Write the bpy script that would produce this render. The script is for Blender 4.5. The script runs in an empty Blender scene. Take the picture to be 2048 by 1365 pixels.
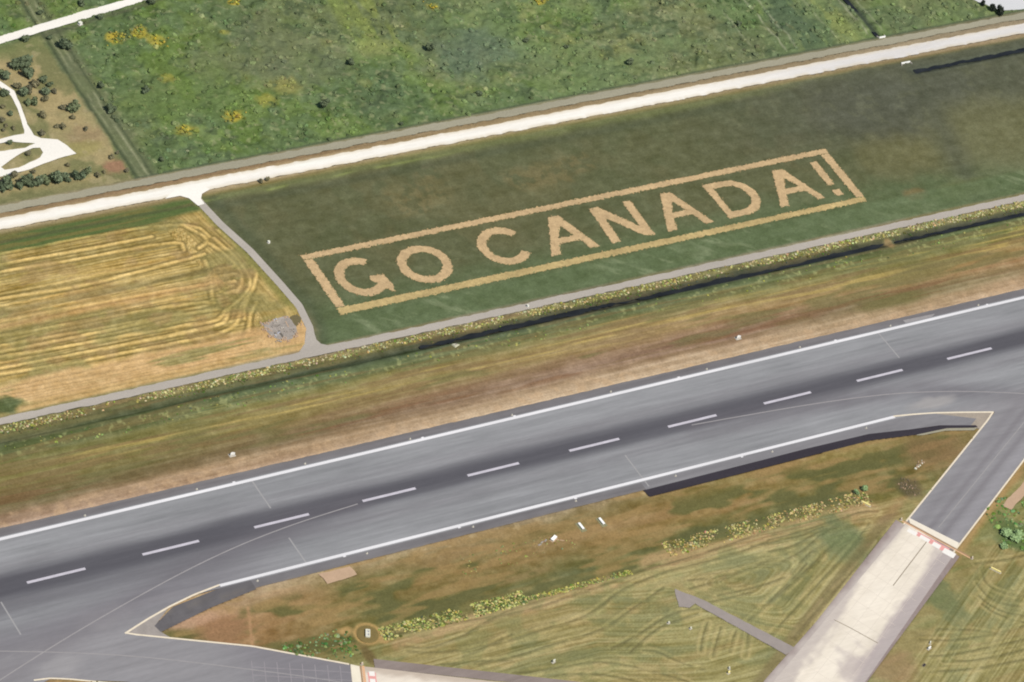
import bpy, math, random
import numpy as np
from mathutils import Vector, Matrix
from mathutils.geometry import tessellate_polygon
sc = bpy.context.scene
C = sc.collection
random.seed(7)
rng = np.random.RandomState(11)

# ------------------------------------------------------------------ camera, sky, sun, exposure
FOC = 7593.549
CR = np.array([0.8524868644524314, -0.47707155674921053, 0.213702774144246])
CU = np.array([0.1913749503456974, 0.665245861626596, 0.721681073583664])
CB = np.array([-0.48645839936858287, -0.5743262777634093, 0.6584129041522376])
CP = np.array([-960.0, -1050.7942129214246, 1296.6855248062259])
cam = bpy.data.cameras.new('camera'); camo = bpy.data.objects.new('camera', cam); C.objects.link(camo)
cam.sensor_fit = 'HORIZONTAL'; cam.sensor_width = 36.0; cam.lens = 36.0 * FOC / 2048.0
cam.clip_start = 1.0; cam.clip_end = 30000.0
camo.matrix_world = Matrix(((CR[0], CU[0], CB[0], CP[0]), (CR[1], CU[1], CB[1], CP[1]),
                            (CR[2], CU[2], CB[2], CP[2]), (0, 0, 0, 1)))
sc.camera = camo

SUN_EL = math.radians(55.0)
sun_dir = Vector((0.2, -1.0, 0)).normalized() * math.cos(SUN_EL) + Vector((0, 0, math.sin(SUN_EL)))
world = bpy.data.worlds.new("World"); sc.world = world; world.use_nodes = True
wnt = world.node_tree
sky = wnt.nodes.new('ShaderNodeTexSky'); sky.sky_type = 'NISHITA'; sky.sun_disc = False
sky.sun_elevation = SUN_EL; sky.sun_rotation = math.radians(170)
wnt.links.new(sky.outputs[0], wnt.nodes['Background'].inputs[0])
wnt.nodes['Background'].inputs[1].default_value = 0.09
sl = bpy.data.lights.new('sun', 'SUN'); sl.energy = 4.0; sl.angle = math.radians(0.53); sl.color = (1, .95, .88)
so = bpy.data.objects.new('sun', sl); C.objects.link(so); so.rotation_euler = sun_dir.to_track_quat('Z', 'Y').to_euler()
sc.view_settings.view_transform = 'Standard'; sc.view_settings.look = 'None'
sc.view_settings.exposure = 0.65; sc.view_settings.gamma = 1.0; sc.view_settings.use_curve_mapping = False
sc.cycles.filter_width = 2.0
sc.cycles.max_bounces = 4
ILL = np.array([1.257, 1.263, 1.307]) * 2 ** 0.65     # what a white horizontal surface sends back

# ------------------------------------------------------------------ helpers
def P(px, py, z=0.0):
    """the point of the flat airfield seen at a pixel of the 2048 px wide photograph"""
    d = CR * ((px - 1024) / FOC) - CU * ((py - 682.5) / FOC) - CB
    q = CP + d * ((z - CP[2]) / d[2])
    return (float(q[0]), float(q[1]))
def pix(*pts): return [P(*p) for p in pts]
def s2l(c):
    c = np.clip(np.asarray(c, float) / 255.0, 0, 1)
    return np.where(c < .04045, c / 12.92, ((c + .055) / 1.055) ** 2.4)
def alb(c):
    """albedo of a surface that shows the sRGB colour c when lying flat in this sun"""
    return np.clip(s2l(c) / ILL, 0.002, 0.85)
_tabs = {}
def vn(x, y, seed):
    if seed not in _tabs: _tabs[seed] = np.random.RandomState(seed).rand(256, 256)
    T = _tabs[seed]
    xf = np.floor(x); yf = np.floor(y)
    u = x - xf; v = y - yf
    u = u * u * (3 - 2 * u); v = v * v * (3 - 2 * v)
    i = xf.astype(np.int64) & 255; j = yf.astype(np.int64) & 255
    i1 = (i + 1) & 255; j1 = (j + 1) & 255
    return (T[i, j] * (1 - u) + T[i1, j] * u) * (1 - v) + (T[i, j1] * (1 - u) + T[i1, j1] * u) * v
def fbm(x, y, s, seed, o=3):
    """0..1 noise of feature size s metres"""
    r = 0; a = 1; t = 0; c, n = .8, .6
    for k in range(o):
        X = (x * c - y * n) / s + 17.3 * k; Y = (x * n + y * c) / s - 9.1 * k
        r = r + a * vn(X, Y, seed + k); t += a; a *= .55; s *= .48
    return r / t
def stk(x, y, lx, ly, seed, o=3):
    """streaks lx by ly metres, along the runway"""
    r = 0; a = 1; t = 0
    for k in range(o):
        r = r + a * vn(x / lx + 31.7 * k, y / ly + 5.3 * k, seed + k); t += a; a *= .6; lx *= .5; ly *= .5
    return r / t
def sm(a, b, v):
    t = np.clip((v - a) / (b - a), 0, 1); return t * t * (3 - 2 * t)
def mix(c, col, m):
    col = np.asarray(col, float); m = np.asarray(m)[..., None]
    return c * (1 - m) + col * m
def blob(x, y, c, rx, ry=None, seed=900, w=.35):
    ry = ry or rx
    d = np.sqrt(((x - c[0]) / rx) ** 2 + ((y - c[1]) / ry) ** 2) + w * 2 * (fbm(x, y, max(3, rx * .5), seed) - .5)
    return 1 - sm(.45, 1.1, d)
def dpoly(x, y, pts):
    d = np.full(x.shape, 1e9)
    for (ax, ay), (bx, by) in zip(pts[:-1], pts[1:]):
        ux, uy = bx - ax, by - ay; L = ux * ux + uy * uy
        t = np.clip(((x - ax) * ux + (y - ay) * uy) / L, 0, 1)
        d = np.minimum(d, np.hypot(x - ax - t * ux, y - ay - t * uy))
    return d
def sline(x, y, a, b):
    """signed distance to the line a-b, positive on its left"""
    ux, uy = b[0] - a[0], b[1] - a[1]; L = math.hypot(ux, uy)
    return (ux * (y - a[1]) - uy * (x - a[0])) / L
def inpoly(x, y, poly):
    r = np.zeros(x.shape, bool)
    xs = [p[0] for p in poly]; ys = [p[1] for p in poly]
    m = (x > min(xs)) & (x < max(xs)) & (y > min(ys)) & (y < max(ys))
    X = x[m]; Y = y[m]; q = np.zeros(X.shape, bool)
    n = len(poly)
    for i in range(n):
        ax, ay = poly[i]; bx, by = poly[(i + 1) % n]
        if ay == by: continue
        q ^= ((ay > Y) != (by > Y)) & (X < (bx - ax) * (Y - ay) / (by - ay) + ax)
    r[m] = q
    return r
def bands(x, y, xs, rows):
    """rows: (y, colours at xs); bilinear table of colours"""
    ys = np.array([r[0] for r in rows], float); T = np.array([r[1] for r in rows], float)
    fy = np.clip(np.interp(y, ys, np.arange(len(ys))), 0, len(ys) - 1.001); fx = np.clip(np.interp(x, xs, np.arange(len(xs))), 0, len(xs) - 1.001)
    j = fy.astype(int); i = fx.astype(int); v = (fy - j)[..., None]; u = (fx - i)[..., None]
    return (T[j, i] * (1 - u) + T[j, i + 1] * u) * (1 - v) + (T[j + 1, i] * (1 - u) + T[j + 1, i + 1] * u) * v

# ---- materials
def new_mat(name, rough=1.0, spec=0.0):
    m = bpy.data.materials.new(name); m.use_nodes = True
    b = m.node_tree.nodes['Principled BSDF']
    b.inputs['Roughness'].default_value = rough; b.inputs['Specular IOR Level'].default_value = spec
    return m, m.node_tree, b
def noise_mul(nt, b, src, layers, bump=0.0, bscale=1.0):
    """src colour times (1 +- k) for each (scale per metre, k, stretch)"""
    geo = nt.nodes.new('ShaderNodeNewGeometry'); cur = src
    for s, k, st in layers:
        mp = nt.nodes.new('ShaderNodeMapping'); mp.inputs['Scale'].default_value = (s / st, s, s)
        nt.links.new(geo.outputs['Position'], mp.inputs['Vector'])
        n = nt.nodes.new('ShaderNodeTexNoise'); n.inputs['Scale'].default_value = 1.0; n.inputs['Detail'].default_value = 3.0
        nt.links.new(mp.outputs[0], n.inputs['Vector'])
        mr = nt.nodes.new('ShaderNodeMapRange'); mr.inputs['From Min'].default_value = .25; mr.inputs['From Max'].default_value = .75
        mr.inputs['To Min'].default_value = 1 - k; mr.inputs['To Max'].default_value = 1 + k
        nt.links.new(n.outputs['Fac'], mr.inputs['Value'])
        vm = nt.nodes.new('ShaderNodeVectorMath'); vm.operation = 'SCALE'
        nt.links.new(cur, vm.inputs[0]); nt.links.new(mr.outputs[0], vm.inputs['Scale']); cur = vm.outputs[0]
    nt.links.new(cur, b.inputs['Base Color'])
    if bump:
        n = nt.nodes.new('ShaderNodeTexNoise'); n.inputs['Scale'].default_value = bscale; n.inputs['Detail'].default_value = 4.0
        nt.links.new(geo.outputs['Position'], n.inputs['Vector'])
        bp = nt.nodes.new('ShaderNodeBump'); bp.inputs['Strength'].default_value = bump; bp.inputs['Distance'].default_value = .5
        nt.links.new(n.outputs['Fac'], bp.inputs['Height']); nt.links.new(bp.outputs[0], b.inputs['Normal'])
def attr_mat(name, layers, rough=1.0, spec=0.0, bump=0.0, bscale=1.0):
    m, nt, b = new_mat(name, rough, spec)
    a = nt.nodes.new('ShaderNodeAttribute'); a.attribute_name = 'Col'
    noise_mul(nt, b, a.outputs['Color'], layers, bump, bscale); return m
def flat_mat(name, rgb, layers=((.6, .08, 1),), rough=.9, spec=0.05, bump=0.0, raw=False):
    m, nt, b = new_mat(name, rough, spec)
    c = nt.nodes.new('ShaderNodeRGB'); v = rgb if raw else alb(rgb)
    c.outputs[0].default_value = (float(v[0]), float(v[1]), float(v[2]), 1)
    noise_mul(nt, b, c.outputs[0], layers, bump, 3.0); return m

M = {}
M['ground'] = attr_mat('grass_and_soil', ((.9, .16, 1), (.28, .10, 1)), bump=.35, bscale=1.1)
M['paving'] = attr_mat('worn_asphalt', ((.5, .05, 14), (1.3, .04, 5)))
M['leaf'] = attr_mat('leaves', ((1.7, .22, 1),), rough=.8)
M['white_paint'] = flat_mat('white_paint', (240, 238, 240), ((.12, .10, 6), (2.5, .08, 1)))
M['dash_paint'] = flat_mat('worn_white_paint', (208, 203, 212), ((.5, .12, 3), (2.2, .12, 1)))
M['cream_paint'] = flat_mat('cream_line_paint', (244, 230, 206), ((.5, .08, 1), (3, .05, 1)))
M['pale_line'] = flat_mat('faded_line_paint', (166, 162, 162), ((.2, .08, 1), (3, .05, 1)))
M['joint'] = flat_mat('sealed_joint', (168, 166, 166), ((.3, .06, 1),))
M['conc_joint'] = flat_mat('concrete_joint', (222, 210, 196), ((.3, .06, 1),))
M['dark_joint'] = flat_mat('dark_sealed_joint', (150, 138, 120), ((.3, .15, 1),))
M['slab_line'] = flat_mat('slab_joint', (160, 154, 158), ((.3, .08, 1),))
M['new_asphalt'] = flat_mat('new_asphalt', (64, 60, 67), ((.12, .12, 6), (.8, .10, 1)))
M['gravel'] = flat_mat('pale_gravel', (255, 250, 240), ((.08, .05, 8), (.9, .05, 1)), rough=1, spec=0, raw=False)
M['grey_gravel'] = flat_mat('grey_gravel', (186, 178, 168), ((.07, .08, 6), (.9, .07, 1)), rough=1, spec=0)
M['side_gravel'] = flat_mat('side_gravel', (168, 163, 142), ((.07, .08, 8), (.9, .10, 1)), rough=1, spec=0)
M['straw'] = flat_mat('cut_straw', (207, 178, 136), ((.07, .13, 1), (.35, .16, 1), (1.3, .16, 1)), rough=1, spec=0, bump=.4)
M['straw_yellow'] = flat_mat('cut_straw_yellow', (196, 173, 122), ((.05, .18, 1), (.35, .18, 1), (1.3, .14, 1)), rough=1, spec=0, bump=.4)
M['red'] = flat_mat('red_paint', (238, 172, 166), ((.4, .12, 1),))
M['marking_white'] = flat_mat('marking_white', (252, 247, 240), ((.6, .03, 1),))
M['orange'] = flat_mat('hold_line_orange', (232, 186, 146), ((.4, .10, 1),))
M['brown_line'] = flat_mat('hold_line_dark', (176, 146, 112), ((.4, .10, 1),))
M['concrete'] = flat_mat('concrete', (200, 192, 180), ((.5, .08, 1), (2.5, .08, 1)))
M['pad'] = flat_mat('pale_pad', (200, 170, 142), ((.25, .06, 1), (1.2, .06, 1)))
M['housing'] = flat_mat('white_metal', (.62, .61, .56), ((2, .03, 1),), rough=.45, spec=.4, raw=True)
M['metal'] = flat_mat('grey_metal', (.30, .30, .31), ((2, .06, 1),), rough=.45, spec=.5, raw=True)
M['dark'] = flat_mat('dark_opening', (.02, .02, .022), ((2, .06, 1),), rough=.6, raw=True)
M['yellow'] = flat_mat('yellow_sign_face', (.66, .56, .22), ((2, .05, 1),), rough=.5, spec=.3, raw=True)
M['glass'] = flat_mat('lamp_glass', (.46, .45, .36), ((2, .02, 1),), rough=.4, spec=.3, raw=True)
M['bark'] = flat_mat('bark', (.10, .075, .05), ((2, .25, 1),), rough=1, spec=0, raw=True)
M['stone'] = flat_mat('grey_stone', (136, 124, 104), ((.9, .25, 1),), rough=1, spec=0, bump=.3)
M['rubble'] = flat_mat('rubble', (172, 163, 154), ((.22, .18, 1), (.9, .18, 1)), rough=1, spec=0, bump=.4)
M['dark_rubble'] = flat_mat('dark_rubble', (112, 106, 98), ((.9, .2, 1),))
M['water'] = flat_mat('ditch_water', (.011, .012, .012), ((.25, .45, 3),), rough=.3, spec=.2, raw=True)
M['river'] = flat_mat('pale_river_water', (222, 222, 222), ((.02, .02, 4),), rough=.5, spec=.3)  # river surface in one near-even pale grey base colour

# ---- objects
def link(name, me, mat=None, parent=None, kind=None, label=None, cat=None, group=None):
    o = bpy.data.objects.new(name, me); C.objects.link(o)
    if mat is not None and not me.materials: me.materials.append(mat)
    if parent is not None: o.parent = parent
    if kind: o['kind'] = kind
    if label: o['label'] = label
    if cat: o['category'] = cat
    if group: o['group'] = group
    return o
def thing(name, label, cat, loc, rz=0.0, group=None, scale=1.0):
    o = bpy.data.objects.new(name, None); C.objects.link(o); o.empty_display_size = .3
    o.location = loc; o.rotation_euler = (0, 0, rz); o.scale = (scale,) * 3
    o['label'] = label; o['category'] = cat
    if group: o['group'] = group
    return o
def np_mesh(name, V, F, col=None, smooth=False):
    me = bpy.data.meshes.new(name); V = np.asarray(V, np.float32); F = np.asarray(F, np.int32)
    n, k = F.shape
    me.vertices.add(len(V)); me.vertices.foreach_set('co', V.ravel())
    me.loops.add(n * k); me.loops.foreach_set('vertex_index', F.ravel())
    me.polygons.add(n); me.polygons.foreach_set('loop_start', np.arange(0, n * k, k, dtype=np.int32))
    me.polygons.foreach_set('loop_total', np.full(n, k, np.int32))
    me.polygons.foreach_set('use_smooth', np.full(n, smooth, bool))
    me.update(calc_edges=True)
    if col is not None:
        a = me.color_attributes.new('Col', 'FLOAT_COLOR', 'POINT')
        a.data.foreach_set('color', np.concatenate([col, np.ones((len(V), 1))], 1).astype(np.float32).ravel())
    return me
def py_mesh(name, V, F):
    me = bpy.data.meshes.new(name); me.from_pydata([tuple(v) for v in V], [], [tuple(f) for f in F]); me.update(); return me
def resample(pts, n):
    p = np.array(pts, float); d = np.r_[0, np.cumsum(np.hypot(*(p[1:] - p[:-1]).T))]
    s = np.linspace(0, d[-1], n); return np.c_[np.interp(s, d, p[:, 0]), np.interp(s, d, p[:, 1])]
paved = []
def ribbon(name, lo, hi, z, nu, nv=1, mat=None, colf=None, parent=None, wob=0.0, pave=True, kind=None, thick=0.0, **kw):
    """a strip of ground between two lines, as a fine sheet with a turned-down edge"""
    A = resample(lo, nu + 1); B = resample(hi, nu + 1)
    if wob:
        k = np.arange(nu + 1) * 1.0
        for Q, sd in ((A, 401), (B, 431)):
            Q[:, 1] += wob * 2 * (vn(Q[:, 0] / 5.0, Q[:, 1] * 0 + 3, sd) + .6 * vn(Q[:, 0] / 1.9, Q[:, 1] * 0 + 7, sd + 1) - .8)
    t = np.linspace(0, 1, nv + 1)[None, :, None]
    G = A[:, None, :] * (1 - t) + B[:, None, :] * t
    V = G.reshape(-1, 2); i = np.arange(nu)[:, None] * (nv + 1) + np.arange(nv)[None, :]
    F = np.stack([i, i + nv + 1, i + nv + 2, i + 1], -1).reshape(-1, 4)
    a, b, c = V[F[0, 0]], V[F[0, 1]], V[F[0, 2]]
    if (b[0] - a[0]) * (c[1] - a[1]) - (b[1] - a[1]) * (c[0] - a[0]) < 0: F = F[:, ::-1]
    V3 = np.c_[V, np.full(len(V), z)]
    ring = np.r_[np.arange(nu + 1) * (nv + 1), nu * (nv + 1) + np.arange(1, nv + 1), (np.arange(nu)[::-1]) * (nv + 1) + nv, np.arange(nv - 1, 0, -1)]
    n0 = len(V3); dn = V3[ring].copy(); dn[:, 2] -= max(thick, .03) ; V3 = np.r_[V3, dn]
    r2 = np.roll(ring, -1); m = len(ring); d0 = n0 + np.arange(m); d1 = n0 + np.roll(np.arange(m), -1)
    F = np.r_[F, np.stack([ring, d0, d1, r2], -1)]
    col = None
    if colf is not None: col = alb(colf(V3[:, 0], V3[:, 1]))
    me = np_mesh(name, V3, F, col)
    if pave: paved.append([tuple(q) for q in A] + [tuple(q) for q in B[::-1]])
    return link(name, me, mat, parent, kind, **kw)
def poly_sheet(name, outer, z, mat, parent=None, holes=(), kind=None, pave=True, thick=.03, jag=0.0, step=2.5, seed=1, **kw):
    """a flat area with its own edge thickness; jag makes the outline ragged"""
    loops = []
    for L in [outer] + list(holes):
        if jag:
            L2 = list(L) + [L[0]]; q = []
            for a, b in zip(L2[:-1], L2[1:]):
                n = max(1, int(math.hypot(b[0] - a[0], b[1] - a[1]) / step))
                for k in range(n): q.append((a[0] + (b[0] - a[0]) * k / n, a[1] + (b[1] - a[1]) * k / n))
            r = random.Random(seed + len(q))
            L = [(x + r.gauss(0, jag), y + r.gauss(0, jag)) for x, y in q]
        loops.append(L)
    V = [(x, y, z) for L in loops for x, y in L]
    T = tessellate_polygon([[Vector((x, y, 0)) for x, y in L] for L in loops])
    F = []
    for t in T:
        a, b, c = (V[i] for i in t)
        F.append(tuple(t) if (b[0] - a[0]) * (c[1] - a[1]) - (b[1] - a[1]) * (c[0] - a[0]) > 0 else tuple(t[::-1]))
    base = 0
    for L in loops:
        n = len(L); k0 = len(V); V += [(x, y, z - thick) for x, y in L]
        for i in range(n): F.append((base + i, base + (i + 1) % n, k0 + (i + 1) % n, k0 + i))
        base += n
    # vertex numbering of the top loops stays first, skirts follow
    if pave and not holes: paved.append(list(loops[0]))
    elif pave: paved_h.append((list(loops[0]), [list(h) for h in loops[1:]]))
    return link(name, py_mesh(name, V, F), mat, parent, kind, **kw)
paved_h = []
def line(name, pts, w, z, mat, parent=None, n=None, **kw):
    """a painted line along a polyline"""
    p = np.array(pts, float); L = np.hypot(*(p[1:] - p[:-1]).T).sum(); n = n or max(1, int(L / 3))
    q = resample(pts, n + 1); t = np.gradient(q, axis=0); t /= np.hypot(t[:, 0], t[:, 1])[:, None]
    nn = np.c_[-t[:, 1], t[:, 0]] * (w / 2)
    V = np.r_[np.c_[q - nn, np.full(n + 1, z)], np.c_[q + nn, np.full(n + 1, z)]]
    i = np.arange(n); F = np.stack([i, i + 1, i + n + 2, i + n + 1], -1)
    return link(name, np_mesh(name, V, F), mat, parent, **kw)
def chaikin(pts, k=3):
    for _ in range(k):
        q = [pts[0]]
        for a, b in zip(pts[:-1], pts[1:]):
            q += [(a[0] * .75 + b[0] * .25, a[1] * .75 + b[1] * .25), (a[0] * .25 + b[0] * .75, a[1] * .25 + b[1] * .75)]
        pts = q + [pts[-1]]
    return pts
class MB:
    def __init__(s): s.v = []; s.f = []
    def box(s, c, d, rz=0.0, taper=1.0, rx=0.0):
        k = len(s.v); ca, sa = math.cos(rz), math.sin(rz); cx_, sx_ = math.cos(rx), math.sin(rx)
        for dz in (-.5, .5):
            t = taper if dz > 0 else 1.0
            for ax, ay in ((-.5, -.5), (.5, -.5), (.5, .5), (-.5, .5)):
                x, y, z = ax * d[0] * t, ay * d[1] * t, dz * d[2]
                y, z = y * cx_ - z * sx_, y * sx_ + z * cx_
                s.v.append((c[0] + x * ca - y * sa, c[1] + x * sa + y * ca, c[2] + z))
        s.f += [tuple(k + i for i in q) for q in ((3, 2, 1, 0), (4, 5, 6, 7), (0, 1, 5, 4), (1, 2, 6, 5), (2, 3, 7, 6), (3, 0, 4, 7))]
        return s
    def lathe(s, prof, n=12, c=(0, 0)):
        k = len(s.v)
        for r, z in prof:
            for i in range(n):
                a = 2 * math.pi * i / n; s.v.append((c[0] + r * math.cos(a), c[1] + r * math.sin(a), z))
        for j in range(len(prof) - 1):
            for i in range(n):
                s.f.append((k + j * n + i, k + j * n + (i + 1) % n, k + (j + 1) * n + (i + 1) % n, k + (j + 1) * n + i))
        s.f.append(tuple(k + (len(prof) - 1) * n + i for i in range(n))); s.f.append(tuple(k + i for i in range(n))[::-1])
        return s
    def tube(s, a, b, r0, r1, n=6):
        a = Vector(a); b = Vector(b); d = (b - a).normalized(); u = d.orthogonal().normalized(); w = d.cross(u); k = len(s.v)
        for p, r in ((a, r0), (b, r1)):
            for i in range(n):
                t = 2 * math.pi * i / n; s.v.append(tuple(p + u * (r * math.cos(t)) + w * (r * math.sin(t))))
        for i in range(n): s.f.append((k + i, k + (i + 1) % n, k + n + (i + 1) % n, k + n + i))
        s.f.append(tuple(k + n + i for i in range(n)))
        return s
    def build(s, name, mat, parent=None, **kw): return link(name, py_mesh(name, s.v, s.f), mat, parent, **kw)
ICO = None
def ico(sub=1):
    t = (1 + 5 ** .5) / 2
    v = [(-1, t, 0), (1, t, 0), (-1, -t, 0), (1, -t, 0), (0, -1, t), (0, 1, t), (0, -1, -t), (0, 1, -t), (t, 0, -1), (t, 0, 1), (-t, 0, -1), (-t, 0, 1)]
    f = [(0, 11, 5), (0, 5, 1), (0, 1, 7), (0, 7, 10), (0, 10, 11), (1, 5, 9), (5, 11, 4), (11, 10, 2), (10, 7, 6), (7, 1, 8), (3, 9, 4), (3, 4, 2), (3, 2, 6), (3, 6, 8), (3, 8, 9), (4, 9, 5), (2, 4, 11), (6, 2, 10), (8, 6, 7), (9, 8, 1)]
    v = [np.array(p) / np.linalg.norm(p) for p in v]
    for _ in range(sub):
        mid = {}; nf = []
        def m(a, b):
            k = (min(a, b), max(a, b))
            if k not in mid: p = v[a] + v[b]; v.append(p / np.linalg.norm(p)); mid[k] = len(v) - 1
            return mid[k]
        for a, b, c in f:
            x, y, z = m(a, b), m(b, c), m(c, a); nf += [(a, x, z), (b, y, x), (c, z, y), (x, y, z)]
        f = nf
    return np.array(v), np.array(f)

# ------------------------------------------------------------------ paving: colours
LEADL = chaikin([(-372, -60.5), (-348.6, -51.4), (-303.8, -35.4), (-258.8, -21.7), (-230.0, -13.9), (-204.5, -8.4), (-182, -5.0), (-163.9, -3.0), (-136.0, -1.0)])
LEADR = chaikin([(60, -2.5), (95, -5.0), (125, -7.3), (155.6, -10.4), (185.6, -14.8), (213.6, -21.8), (236, -29), (254.1, -35.6), (290, -50)])
LEADT = [P(-60, 1301), P(0, 1303), P(120, 1305), P(250, 1311), P(380, 1324), P(512, 1341), P(600, 1352), P(700, 1368)]
LEADT = chaikin(LEADT)
TAXR_C = [(300, -20.5), (240.8, -54.2), (148.9, -106.0)]
def pave_col(x, y):
    c = np.zeros(x.shape + (3,)) + np.array((153., 153.5, 156.))
    c += ((stk(x, y, 70, 2.2, 11) - .5) * 26 + (stk(x, y, 22, .9, 14) - .5) * 20 + (fbm(x, y, 30, 17) - .5) * 14)[..., None]
    # rubber laid down along the centreline by landing wheels
    yy = y - 0.8 + 1.5 * (stk(x, y, 60, 9, 21, 2) - .5)
    core = np.exp(-(np.abs(yy - 1.0) / 7.6) ** 3.6)
    side = np.exp(-((y + 10) / 7) ** 2) * .5 * sm(-120, -230, x)
    str_ = .95 + .26 * (stk(x, y, 45, 1.4, 23) - .5)
    c = mix(c, (94, 93, 99), np.clip(core * str_ + side, 0, .97))
    c = mix(c, (128, 124, 129), .5 * np.exp(-((y - 12.5) / 4.5) ** 2) * stk(x, y, 40, 1.2, 27))
    c = mix(c, (128, 124, 129), .5 * np.exp(-((y + 11) / 4.0) ** 2) * stk(x, y, 40, 1.2, 29))
    # tracks of turning aircraft beside the exit lines
    for L, sg in ((LEADL, 1), (LEADR, 1)):
        d = dpoly(x, y, L)
        c = mix(c, (112, 108, 114), .62 * np.exp(-((d) / 7.5) ** 2) * (.55 + .8 * (fbm(x, y, 16, 33) - .3)))
    south = sm(-26, -40, y)
    c = mix(c, (148, 143, 146), south * .5)
    # pale scuffed corners of the exits
    c = mix(c, (172, 168, 166), .8 * blob(x, y, P(1870, 806), 20, 5, 41))
    c = mix(c, (166, 163, 164), .7 * blob(x, y, P(215, 1235), 17, 7, 42) + .7 * blob(x, y, P(120, 1335), 14, 8, 43))
    c = mix(c, (174, 171, 172), .5 * blob(x, y, P(330, 1195), 24, 3.5, 44))
    # taxi lane on the right-hand exit
    a, b = (300, -20.5), (148.9, -106.0)
    d = sline(x, y, a, b); on = sm(-32, -46, y) * (x > 100)
    lane = np.exp(-((d - 4) / 1.6) ** 2) + np.exp(-((d + 3.2) / 1.6) ** 2) + .6 * np.exp(-((d + 9) / 2.5) ** 2)
    c = mix(c, (124, 119, 124), np.clip(on * .5 * lane, 0, .7))
    c = mix(c, (168, 164, 170), on * .35 * np.exp(-((d - 9) / 2.5) ** 2))
    # lower-left exit is a shade darker away from the runway
    a2, b2 = (-294.3, -57.0), (-190, -108)
    d2 = sline(x, y, a2, b2)
    c = mix(c, (122, 118, 124), .55 * np.exp(-((sline(x, y, (-330, -22), (-200, -14)) + 9) / 9) ** 2) * sm(-170, -230, x) * (y > -40))
    c = mix(c, (128, 124, 130), .6 * sm(-250, -220, x) * sm(-50, -65, y) * (x < -100))
    return c
def shoulder_col(x, y):
    c = np.zeros(x.shape + (3,)) + np.array((125., 122., 124.))
    c += ((stk(x, y, 50, 1.6, 51) - .5) * 22 + (fbm(x, y, 8, 53) - .5) * 12)[..., None]
    c = mix(c, (150, 140, 128), .5 * sm(34.2, 36.4, np.abs(y)) * fbm(x, y, 4, 55) * (np.abs(y) < 37))
    return c
def shoulder2_col(x, y):
    c = np.zeros(x.shape + (3,)) + np.array((140., 138., 141.))
    c += ((stk(x, y, 40, 1.6, 56) - .5) * 20)[..., None]
    return c
def conc_col(x, y):
    a, b = (136.0, -110.5), (32, -178.0)
    d = sline(x, y, a, b)
    c = np.zeros(x.shape + (3,)) + np.array((240., 229., 212.))
    u_ = (x - 136.0) * .838 + (y + 110.5) * .545
    w = d + 13 * (stk(u_, d, 30, 3.5, 61) - .5) + 4 * (fbm(x, y, 4, 62) - .5)
    c += ((stk(u_, d, 40, 2.0, 60) - .5) * 16)[..., None]
    c += ((fbm(x, y, 22, 63) - .5) * 22 + (fbm(x, y, 5, 65) - .5) * 10)[..., None]
    c = mix(c, (180, 168, 168), .85 * sm(5, 15, w))
    c = mix(c, (200, 189, 182), .8 * sm(-9.5, -14.5, w)); c = mix(c, (250, 240, 224), .6 * np.exp(-((w + 2) / 6) ** 2))
    c = mix(c, (186, 174, 172), .6 * blob(x, y, P(1710, 1330), 14, 12, 66, .7))
    c = mix(c, (188, 178, 174), .6 * sm(10, 13, d))
    return c
def shc_col(x, y):
    c = shoulder_col(x, y) + np.array((32., 20., 14.))
    d = np.abs(sline(x, y, (133.9, -98.0), (6.0, -169.2)))
    c = mix(c, (206, 196, 188), .85 * sm(5.0, 0, d + 3 * (fbm(x, y, 6, 71) - .5)))
    return c
def concl_col(x, y):
    c = np.zeros(x.shape + (3,)) + np.array((240., 228., 212.))
    c += ((fbm(x, y, 14, 68) - .5) * 18)[..., None]
    d = sline(x, y, (-182.4, -97.7), (-124.3, -126.5))
    return mix(c, (196, 180, 164), .8 * sm(-5.0, -1.0, d + 4 * (fbm(x, y, 6, 69) - .5)))

# ------------------------------------------------------------------ paving: objects
RX0, RX1 = -460.0, 620.0
runway = ribbon('runway', [(RX0, -31.0), (RX1, -31.0)], [(RX0, 31.0), (RX1, 31.0)], .05, 720, 78, M['paving'], pave_col, kind='structure', label='grey asphalt runway with dark rubber band and white dashes', thick=.04)
ribbon('shoulder', [(RX0, 30.6), (RX1, 30.6)], [(RX0, 36.0), (RX1, 35.6)], .035, 720, 7, M['paving'], shoulder_col, runway, wob=.18)
ribbon('shoulder', [(-226.0, -36.0), (12.0, -36.0)], [(-226.0, -30.6), (12.0, -30.6)], .035, 220, 7, M['paving'], shoulder_col, runway, wob=.12)
ribbon('shoulder', [(12.0, -36.2), (148.0, -36.4), (178.7, -40.6), (193.1, -42.3), (212.8, -48.4)], [(12.0, -30.6), (171.0, -29.0), (195.8, -33.4), (216.0, -39.0), (221.5, -45.0)], .036, 190, 7, M['paving'], shoulder2_col, runway)
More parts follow.
